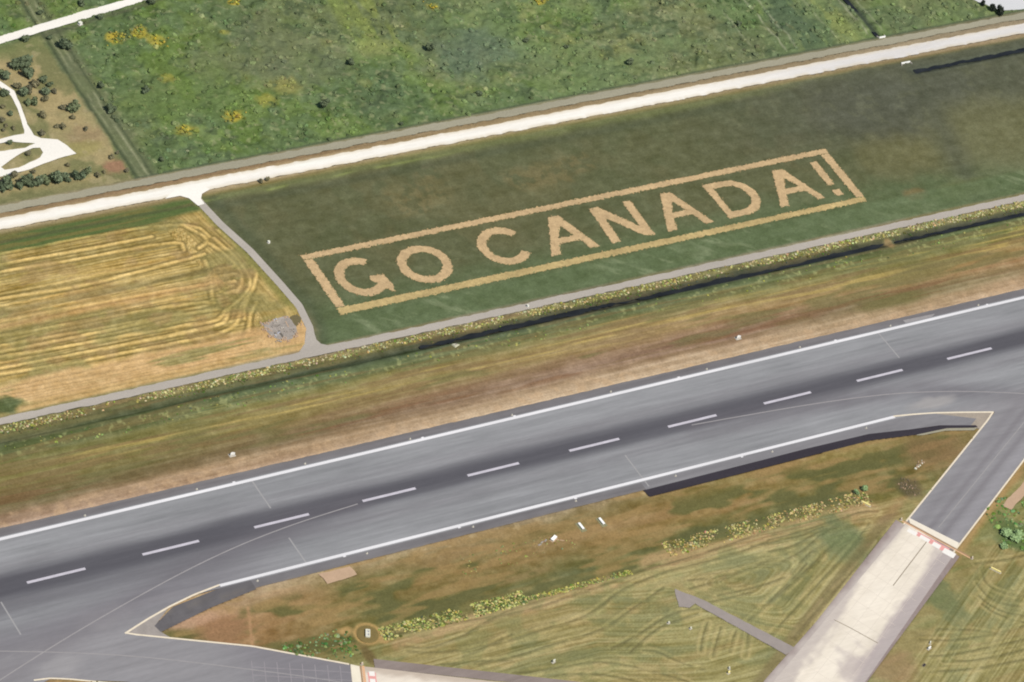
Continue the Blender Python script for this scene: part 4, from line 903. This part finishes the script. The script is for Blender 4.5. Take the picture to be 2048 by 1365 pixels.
# ------------------------------------------------------------------ bushes and small trees
def crown_mesh(seed, col):
    r = np.random.RandomState(seed); V = []; F = []; K = []
    lobes = [(r.uniform(-.5, .5), r.uniform(-.5, .5), r.uniform(.45, 1.35), r.uniform(.38, .62)) for _ in range(6)] + [(0, 0, .8, .62)]
    bv, bf = ico(1)
    for lx, ly, lz, lr in lobes:
        k0 = len(V); j = 1 + .25 * (r.rand(len(bv)) - .5)
        for p, q in zip(bv, j): V.append((lx + p[0] * lr * .78 * q, ly + p[1] * lr * .78 * q, max(.06, lz + p[2] * lr * .78 * q)))
        F += [tuple(k0 + i for i in t) + (k0 + t[2],) for t in bf]
        sh = np.array(col) * (.95 + .3 * r.rand()); K += [sh] * len(bv)
        for _ in range(34):
            d = r.randn(3); d /= np.linalg.norm(d); c0 = np.array((lx, ly, lz)) + d * lr * r.uniform(.75, 1.08)
            if c0[2] < .08: continue
            a = r.randn(3); a /= np.linalg.norm(a); b = np.cross(d + .5 * r.randn(3), a); b /= np.linalg.norm(b) + 1e-6; s = r.uniform(.10, .19)
            k0 = len(V)
            for u, w in ((-1, -1), (1, -1), (1, 1), (-1, 1)): V.append(tuple(c0 + a * u * s + b * w * s * .8))
            F.append((k0, k0 + 1, k0 + 2, k0 + 3)); K += [np.array(col) * r.uniform(.9, 1.75)] * 4
    tri = [t[:3] for t in F if t[2] == t[3]]; quad = [t for t in F if t[2] != t[3]]
    me = bpy.data.meshes.new('crown'); me.from_pydata(V, [], tri + quad); me.update()
    a = me.color_attributes.new('Col', 'FLOAT_COLOR', 'POINT'); K = np.array(K)
    a.data.foreach_set('color', np.concatenate([K, np.ones((len(V), 1))], 1).astype(np.float32).ravel()); me.materials.append(M['leaf']); return me
GREENS = {'dark': [(.066, .082, .046), (.060, .076, .044)], 'mid': [(.084, .100, .052), (.076, .094, .054)], 'brown': [(.105, .096, .054), (.094, .088, .054)], 'bright': [(.135, .190, .085)], 'black': [(.020, .024, .018)]}
CROWN = {k: [crown_mesh(31 + 7 * i + hash_, c) for i, c in enumerate(v + v[:1])] for hash_, (k, v) in enumerate(GREENS.items())}
tb = MB()
tb.tube((0, 0, -.1), (.04, .02, .8), .10, .05, 7)
for a in range(5): tb.tube((.03, .01, .35 + .08 * a), (.42 * math.cos(a * 1.26), .42 * math.sin(a * 1.26), .85 + .06 * a), .045, .015, 5)
TRUNK = py_mesh('trunk', tb.v, tb.f); TRUNK.materials.append(M['bark'])
def bush(px, py, rpx, kind, label, group, name='bush', tall=1.0):
    r = rpx * .285; x, y = P(px, py + rpx * .35)
    z = float(ground_h(np.array([x]), np.array([y]))[0])
    t = thing(name, label, 'tree' if name == 'tree' else 'bush', (x, y, z - .05), random.uniform(0, 6.28), group, 1.0)
    t.scale = (r, r, r * tall)
    ms = CROWN[kind]; link('crown', ms[random.randrange(len(ms))], None, t); link('trunk', TRUNK, None, t)
    return t
ORD = ['first', 'second', 'third', 'fourth', 'fifth', 'sixth', 'seventh', 'eighth', 'ninth', 'tenth', 'eleventh', 'twelfth', 'thirteenth', 'fourteenth', 'fifteenth', 'sixteenth', 'seventeenth', 'eighteenth', 'nineteenth', 'twentieth']
def bushes(lst, fmt, group, name='bush', key=0):
    lst = sorted(lst, key=lambda q: q[key])
    for i, q in enumerate(lst): bush(q[0], q[1], q[2], q[3], fmt % ORD[i], group, name, q[4] if len(q) > 4 else 1.0)
bushes([(4, 376, 11, 'dark'), (16, 371, 14, 'dark'), (27, 352, 8, 'brown'), (38, 374, 9, 'dark'), (51, 366, 13, 'dark', 1.25), (63, 371, 10, 'dark'), (76, 369, 10, 'mid', 1.2), (91, 364, 10, 'mid', 1.3), (105, 356, 9, 'mid', 1.1), (115, 361, 13, 'mid'), (126, 356, 10, 'mid'), (135, 362, 7, 'dark'), (152, 354, 10, 'dark'), (163, 354, 11, 'dark'), (173, 347, 8, 'mid', 1.2)],
       '%s green bush from the left in the row between turning area and white road', 'bushes in the row above the white road')
bushes([(66, 346, 5, 'brown'), (135, 332, 5, 'brown'), (195, 352, 6, 'brown'), (207, 346, 4, 'brown'), (222, 315, 6, 'brown'), (234, 307, 4, 'brown'), (253, 343, 5, 'brown')],
       '%s small brown bush from the left on the dry ground by the reddish patch', 'small brown bushes on the dry ground')
bushes([(91, 200, 8, 'brown'), (84, 233, 8, 'brown', 1.1), (124, 217, 6, 'brown'), (112, 254, 5, 'brown'), (125, 255, 7, 'brown'), (171, 260, 5, 'brown'), (83, 270, 7, 'brown'), (67, 208, 9, 'mid', 1.3), (57, 207, 8, 'mid'), (90, 188, 9, 'mid'), (108, 185, 6, 'brown'), (145, 237, 6, 'brown')],
       '%s bush from the top on the tan ground right of the curved white track', 'bushes right of the curved white track', key=1)
bushes([(5, 216, 5, 'brown'), (21, 230, 6, 'mid'), (3, 243, 7, 'brown'), (12, 252, 5, 'brown'), (26, 258, 5, 'brown'), (6, 262, 4, 'brown'), (8, 190, 9, 'dark')],
       '%s bush from the top in the patch left of the curved white track', 'bushes left of the curved white track', key=1)
bushes([(3, 146, 7, 'mid'), (12, 156, 10, 'mid'), (33, 174, 8, 'brown'), (46, 190, 9, 'mid', 1.2), (57, 184, 8, 'brown', 1.4), (70, 171, 9, 'brown'), (84, 161, 9, 'dark'), (99, 171, 7, 'dark')],
       '%s bush from the left in the belt above the curved white track', 'bushes above the curved white track')
bush(33, 133, 13, 'dark', 'large dark tree at the left edge, left crown of the three grouped together', 'large dark trees at the left edge', 'tree', 1.0)
bush(50, 132, 16, 'dark', 'largest dark tree at the left edge, middle and upper crown of the group', 'large dark trees at the left edge', 'tree', 1.0)
bush(55, 149, 14, 'dark', 'dark tree at the left edge, lower right crown of the group', 'large dark trees at the left edge', 'tree', .9)
bush(18, 286, 6, 'dark', 'dark bush on the upper grass island of the turning area', 'bushes on the turning area islands')
bush(56, 309, 6, 'brown', 'brown bush on the lower grass island of the turning area', 'bushes on the turning area islands')
bush(130, 93, 14, 'dark', 'dark bush in the scrub just below the upper white road', 'dark bushes standing in the scrub')
bush(146, 220, 13, 'mid', 'round green bush at the edge of the dry ground beside the drain', 'dark bushes standing in the scrub')
bush(221, 221, 11, 'dark', 'very dark bush in the scrub right of the drain, halfway up', 'dark bushes standing in the scrub')
bush(201, 175, 8, 'dark', 'dark bush in bright green scrub right of the drain, above the very dark one', 'dark bushes standing in the scrub')
bush(49, 78, 9, 'dark', 'dark bush close under the white road at the top left', 'dark bushes standing in the scrub')
bush(98, 77, 6, 'dark', 'small dark bush under the upper white road, left of a bigger one', 'dark bushes standing in the scrub')
bush(199, 37, 7, 'dark', 'dark bush right below the upper white road near the white marker', 'dark bushes standing in the scrub')
bush(163, 10, 8, 'dark', 'dark bush above the upper white road near the top edge', 'dark bushes standing in the scrub')
bush(80, 27, 7, 'dark', 'dark bush above the upper white road, farther left', 'dark bushes standing in the scrub')
bush(303, 6, 8, 'dark', 'dark bush where the upper white road meets the top edge', 'dark bushes standing in the scrub')
bush(322, 322, 6, 'dark', 'dark bush in the scrub close above the white road at the left', 'dark bushes standing in the scrub')
bush(290, 184, 8, 'dark', 'dark green bush in the bright scrub below the yellow broom', 'dark bushes standing in the scrub')
bush(859, 99, 11, 'dark', 'dark bush in the middle of the scrub under the pale green strip', 'dark bushes standing in the scrub')
bush(957, 190, 7, 'dark', 'dark bush in the scrub not far above the white road, near the middle', 'dark bushes standing in the scrub')
bush(647, 212, 11, 'dark', 'wide dark bush in the middle left of the scrub', 'dark bushes standing in the scrub')
bush(700, 128, 9, 'dark', 'dark bush below the yellowish clearing in the scrub', 'dark bushes standing in the scrub')
bush(802, 249, 5, 'dark', 'small dark bush right beside the gravel path in the middle', 'dark bushes standing in the scrub')
bush(1260, 126, 8, 'dark', 'dark bush in the pale scrub above the word CANADA', 'dark bushes standing in the scrub')
bush(1131, 97, 6, 'dark', 'small dark bush in the pale scrub, left of another dark bush', 'dark bushes standing in the scrub')
bush(1051, 85, 6, 'dark', 'small dark bush in bluish green scrub right of the middle', 'dark bushes standing in the scrub')
bush(1477, 48, 7, 'dark', 'dark bush beside the thin pale tracks at the top right', 'dark bushes standing in the scrub')
bush(521, 364, 5, 'brown', 'left of two dark bushes at the lower edge of the white road near the track', 'bushes by the track junction')
bush(534, 360, 5, 'brown', 'right of two dark bushes at the lower edge of the white road near the track', 'bushes by the track junction')
bush(1963, 12, 6, 'black', 'smallest black tree on the river bank, leftmost of three', 'black trees on the river bank', 'tree', 1.4)
bush(1982, 22, 7, 'black', 'middle black tree of three on the river bank', 'black trees on the river bank', 'tree', 1.6)
bush(1998, 26, 9, 'black', 'biggest black tree on the river bank, rightmost of three', 'black trees on the river bank', 'tree', 1.7)
bush(2012, 1066, 13, 'bright', 'green bush beside the lower right taxiway, left one of two crowns', 'green bushes beside the lower right taxiway', tall=.55)
bush(2034, 1072, 15, 'bright', 'green bush beside the lower right taxiway, right one of two crowns', 'green bushes beside the lower right taxiway', tall=.55)
bush(2006, 1092, 9, 'bright', 'lower small green bush beside the lower right taxiway', 'green bushes beside the lower right taxiway', tall=.55)
bush(1728, 979, 7, 'bright', 'pale green bush by the end of the dark asphalt strip', 'green bushes in the infield')
bush(1712, 985, 6, 'bright', 'small green bush left of the pale green one in the infield', 'green bushes in the infield')

# ------------------------------------------------------------------ airfield lights and equipment
def make_light():
    t = thing('edge_light', 'x', 'runway light', (0, 0, 0), 0, 'runway edge lights')
    MB().lathe([(.62, -.1), (.62, .06), (.56, .10)], 14).build('base_plate', M['concrete'], t)
    MB().lathe([(.10, .10), (.07, .16), (.07, .34)], 8).build('stem', M['yellow'], t)
    l = MB().lathe([(.16, .34), (.24, .40), (.25, .50)], 10).build('lamp_body', M['housing'], t)
    MB().lathe([(.22, .505), (.24, .60), (.17, .72), (.06, .77)], 10).build('lens', M['glass'], l)
    return t
def dup(root, loc, label, rz=0.0):
    r = root.copy(); C.objects.link(r); r.location = loc; r.rotation_euler = (0, 0, rz); r['label'] = label
    for ch in list(root.children):
        c = ch.copy(); C.objects.link(c); c.parent = r
        for g in ch.children:
            d = g.copy(); C.objects.link(d); d.parent = c
    return r
proto = None
for side, ys_, px0, n_ in (('upper', 31.6, -268.3, 10), ('lower', -32.2, -206.9, 7)):
    for i in range(n_):
        lab = '%s white edge light from the left along the %s side of the runway' % (ORD[i], side); loc = (px0 + 59.75 * i, ys_, .05)
        if proto is None: proto = make_light(); proto.location = loc; proto['label'] = lab
        else: dup(proto, loc, lab)
# distance boards north of the runway
def board(px, py, label):
    x, y = P(px, py); t = thing('runway_board', label, 'board', (x, y, .0), 0, 'white boards on the verge above the runway')
    MB().box((0, 0, .04), (3.4, 2.4, .12)).build('pad', M['concrete'], t)
    for s in (-1, 1):
        p = MB().box((s * .62, 0, 1.05), (1.35, .22, 1.5), rz=-s * .5).build('panel', M['housing'], t)
        MB().box((s * .3, .0, .22), (.1, .1, .3)).build('leg', M['metal'], t); MB().box((s * 1.0, .25, .22), (.1, .1, .3)).build('leg', M['metal'], t)
board(464, 911, 'left white angled board on a pad in the brown verge above the runway')
board(1476, 677, 'right white angled board on a pad in the brown verge above the runway')
# long white light units south of the runway
def unit(px, py, label):
    x, y = P(px, py); t = thing('light_unit', label, 'light unit', (x, y, 0), math.radians(4), 'long white light units below the runway')
    MB().box((0, 0, .06), (3.2, 6.4, .14)).build('pad', flat_mat('mossy_pad', (150, 146, 112)), t)
    b = MB().box((0, .2, .72), (1.25, 4.6, .62), taper=.94).build('housing', M['housing'], t)
    MB().box((0, -2.12, .74), (.95, .06, .36)).build('lens_window', M['dark'], b)
    for sx in (-.45, .45):
        for sy in (-1.5, 1.9): MB().tube((sx, sy, .1), (sx, sy, .45), .06, .06).build('leg', M['metal'], t)
unit(1162, 1055, 'left of two long white light units in the grass below the runway')
unit(1203, 1045, 'right of two long white light units in the grass below the runway')
x, y = P(1107, 1079); t = thing('cabinet', 'pale yellowish cabinet beside a light streak left of the white light units', 'cabinet', (x, y, 0), .5)
MB().box((0, 0, .05), (4.4, 2.4, .12)).build('pad', M['pad'], t); MB().box((0, 0, .6), (3.6, 1.5, .95), taper=.96).build('body', M['glass'], t); MB().box((0, 0, 1.11), (3.8, 1.7, .08)).build('lid', M['housing'], t)
line('cable_cover', [(.9, -.9), (2.2, -3.2), (3.0, -4.6)], .5, .03, M['pad'], t)
x, y = P(1085, 1086); t = thing('concrete_strip', 'pale broken concrete strip left of the yellowish cabinet', 'concrete', (x, y, 0), .35)
for k in range(3): MB().box((-2.2 + 2.3 * k, .3 * (k % 2), .06), (2.0, .9, .16), rz=.2 * (k - 1)).build('slab', M['rubble'], t)
# framed cabinet on the round mound
x, y = P(735, 1269); t = thing('equipment_frame', 'white double frame standing on the round dirt mound', 'equipment', (x, y, 0), math.radians(-27))
MB().lathe([(5.4, -.1), (5.2, .06), (4.2, .16)], 28).build('mound', flat_mat('mound_soil', (134, 118, 76), ((.4, .1, 1), (1.5, .1, 1)), rough=1, spec=0), t)
fr = MB()
for s in (-1, 1): fr.box((s * .85, 0, .7), (.5, 4.6, .9))
for yy in (-2.05, 0, 2.05): fr.box((0, yy, .7), (1.2, .6, .88))
fr.build('frame', M['glass'], t)
for yy in (-1.02, 1.02): MB().box((0, yy, .45), (1.15, 1.3, .5)).build('grille', M['metal'], t)
# signs with yellow faces
def ysign(px, py, L, rz, label, face='yellow', h=.85):
    x, y = P(px, py); t = thing('guidance_sign', label, 'sign', (x, y, 0), rz, 'low signs in the infield grass')
    MB().box((0, 0, .05), (L + .8, 1.3, .14)).build('base', M['concrete'], t); MB().box((0, 0, .25 + h / 2), (L, .5, h)).build('panel', M[face], t)
    for s in (-1, 1): MB().tube((s * L * .35, 0, .1), (s * L * .35, 0, .3), .06, .06).build('leg', M['metal'], t)
ysign(1731, 1009, 5.0, -.95, 'yellow sign in the grass left of the lower right hold line')
ysign(1991, 1142, 5.4, -.95, 'yellow sign in the grass right of the concrete taxiway')
ysign(1107, 1325, 1.5, .3, 'small pale sign in the striped lawn at the bottom', 'glass', 1.5)
ysign(1457, 1347, 1.2, .3, 'small yellowish sign at the bottom of the lawn near the spur road', 'yellow', 1.2)
ysign(1458, 1338, 1.0, 1.2, 'tiny greenish white sign just above the small yellowish one', 'glass', .9)
ysign(1337, 1247, .9, .3, 'tiny pale sign in the lawn below the spur road end', 'glass', .9)
ysign(1381, 1258, .9, .3, 'tiny pale sign in the lawn right of another tiny one', 'glass', .9)
ysign(1858, 1298, 1.9, .3, 'white low sign in the grass right of the concrete taxiway bottom', 'housing', 1.1)
ysign(1860, 1287, 1.4, .8, 'pale low sign just above the white one right of the concrete', 'glass', .8)
# guard lights at the ends of the hold lines
def guard(p, rz, label):
    t = thing('guard_light', label, 'light', (p[0], p[1], 0), rz, 'guard lights at the hold lines')
    MB().box((0, 0, .06), (1.7, 1.2, .14)).build('base', M['concrete'], t); MB().box((0, 0, .75), (1.3, .4, .7)).build('housing', M['orange'], t)
    for s in (-1, 1): MB().lathe([(.22, 0), (.24, .08), (.1, .14)], 10, (s * .32, 0)).build('lamp', M['glass'], t).location.z = 1.1
    MB().tube((0, 0, .1), (0, 0, .5), .08, .08).build('post', M['metal'], t)
guard(hp(-.6, -.6), .5, 'guard light at the upper left end of the right-hand hold line'); guard(hp(40.4, -.6), .5, 'guard light at the lower right end of the right-hand hold line'); guard(gp(-.6, 5.6), .5, 'guard light at the top end of the bottom hold line')
# small posts and headwalls
def post(px, py, w, h, label):
    x, y = P(px, py); t = thing('marker_post', label, 'post', (x, y, 0), .3)
    MB().box((0, 0, .05), (w * 1.5, w * 1.5, .14)).build('base', M['concrete'], t); MB().box((0, 0, h / 2 + .1), (w, w, h)).build('box', M['housing'], t); MB().box((0, 0, h + .16), (w * 1.15, w * 1.15, .1)).build('lid', M['glass'], t)
post(160, 49, 1.7, 1.3, 'small white box on the ground below the upper white road')
post(1055, 614, .9, 1.1, 'small white post at the edge of the service road near the middle')
post(537, 486, 1.0, 1.0, 'pale marker post in the grass right of the grey track')
def headwall(x, y, z, rz, label, wide=4.0, wing=True):
    t = thing('culvert_headwall', label, 'culvert', (x, y, z), rz, 'culvert ends at the ditches')
    MB().box((0, 0, .1), (wide, .55, 1.5)).build('wall', M['housing'], t)
    MB().lathe([(.62, 0), (.62, .05)], 14).build('pipe_opening', M['dark'], t).matrix_local = Matrix.Translation((0, -.29, -.15)) @ Matrix.Rotation(math.radians(90), 4, 'X')
    if wing:
        for s in (-1, 1): MB().box((s * (wide / 2 + .15), -.85, -.05), (.4, 1.9, 1.1), rz=s * .45).build('wing_wall', M['concrete'], t)
x, y = P(1810, 126); headwall(x, y - .4, .1, .0, 'white culvert headwall with dark opening below the white road', 6.4)
x, y = P(1764, 76); headwall(x, y, .1, math.pi, 'pale culvert end where the straight ditch meets the gravel path', 4.4)
x, y = P(911, 690); t = thing('concrete_block', 'pale pointed concrete block beside the dark ditch', 'block', (x, y, -.1), .2)
py = py_mesh('block', [(-2.1, 1.1, 0), (-1.6, -1.7, 0), (2.3, -1.3, 0), (.3, .6, 0), (-1.7, .8, .9), (-1.3, -1.2, .8), (1.5, -1.0, .55), (.1, .3, .7)], [(4, 5, 6, 7), (0, 1, 5, 4), (1, 2, 6, 5), (2, 3, 7, 6), (3, 0, 4, 7)]); link('block', py, flat_mat('pale_concrete', (206, 204, 178)), t)
MB().box((-.2, -.3, .62), (1.2, .8, .5), rz=.3).build('cap', M['rubble'], t)
# rubble pad beside the track
t = thing('rubble_pad', 'grey broken concrete pad with rubble heaps beside the grey track', 'concrete pad', (*P(562, 660), 0), 0)
def loc2(px, py, o=P(562, 660)): a, b = P(px, py); return (a - o[0], b - o[1])
poly_sheet('slab', [loc2(*q) for q in ((522, 648), (548, 640), (575, 632), (588, 648), (594, 664), (585, 678), (566, 683), (548, 676), (535, 664))], .14, M['rubble'], t, pave=False, jag=.35, step=2, thick=.3)
poly_sheet('dirt_patch', [loc2(*q) for q in ((580, 634), (592, 628), (603, 636), (602, 648), (592, 654), (582, 646))], .1, flat_mat('olive_dirt', (122, 112, 82), rough=1, spec=0), t, pave=False, jag=.3, step=2, thick=.3)
for n_, (a_, b_) in enumerate(((((557, 662), (566, 675))), ((549, 666), (553, 674)), ((551, 655), (560, 650)), ((530, 655), (545, 664)), ((571, 643), (577, 655)))):
    p_, q_ = loc2(*a_), loc2(*b_); line('crack', [p_, q_], 1.2 if n_ < 2 else .5, .17, M['dark_rubble'] if n_ < 3 else M['pad'], t)
rr = random.Random(5)
for q, n_, m_ in (((525, 648), 4, 'pad'), ((534, 645), 6, 'pad'), ((572, 664), 8, 'rubble'), ((548, 652), 9, 'rubble'), ((585, 662), 8, 'rubble'), ((528, 660), 8, 'pad'), ((540, 674), 8, 'pad'), ((556, 684), 8, 'rubble'), ((576, 682), 8, 'pad'), ((590, 674), 7, 'pad'), ((545, 641), 6, 'pad'), ((556, 646), 4, 'concrete'), ((562, 657), 5, 'concrete'), ((572, 634), 4, 'pad'), ((594, 668), 6, 'pad'), ((566, 680), 7, 'pad'), ((545, 671), 3, 'concrete'), ((601, 650), 3, 'pad'), ((561, 668), 4, 'metal'), ((552, 674), 2, 'metal'), ((550, 640), 2, 'metal')):
    for _ in range(n_):
        a, b = loc2(q[0] + rr.gauss(0, 3.4), q[1] + rr.gauss(0, 1.8)); s = rr.uniform(.35, .8)
        MB().box((a, b, .14 + s * .25), (s * 1.5, s, s * .7), rz=rr.uniform(0, 3), taper=rr.uniform(.5, .9), rx=rr.uniform(-.3, .3)).build('rubble_chunk', M[m_], t)
# stone pit and rubbish near the right taxiway
o = P(1818, 974); t = thing('stone_heap', 'grey heap of stones left of the lower right taxiway', 'stones', (*o, 0), 0)
for k in range(70):
    a = rr.uniform(0, 6.28); d = rr.random() ** .6 * 7; s = rr.uniform(.25, .6)
    MB().box((d * math.cos(a) * .8, d * math.sin(a), s * .3 + .1), (s * 1.4, s * 1.1, s), rz=rr.uniform(0, 3), taper=rr.uniform(.45, .8), rx=rr.uniform(-.4, .4)).build('stone', M['stone'] if k % 5 else M['pad'], t)
o = P(1836, 933); t = thing('debris_heap', 'pale yellowish debris just above the stone heap', 'debris', (*o, 0), 0)
for k in range(16):
    u = k / 15.0; a, b = (-2.6 + 7.5 * u + rr.gauss(0, .6), -1.5 + 4.5 * u + rr.gauss(0, .8)); s = rr.uniform(.4, 1.0) * (1.2 if k < 6 else .8)
    MB().box((a, b, .25), (s * 1.4, s, .45), rz=rr.uniform(0, 3), taper=.7).build('piece', M['pad'] if k % 3 else M['glass'], t)
o = P(1848, 1331); t = thing('drain_pit', 'small dark drain opening in the grass right of the concrete taxiway', 'drain', (*o, 0), .4)
MB().box((0, 0, .05), (2.6, 1.5, .18)).build('rim', M['stone'], t); MB().box((0, 0, .1), (1.9, .9, .16)).build('opening', M['dark'], t)
print('verts', len(xs), 'faces', len(Q), 'objects', len(bpy.data.objects))
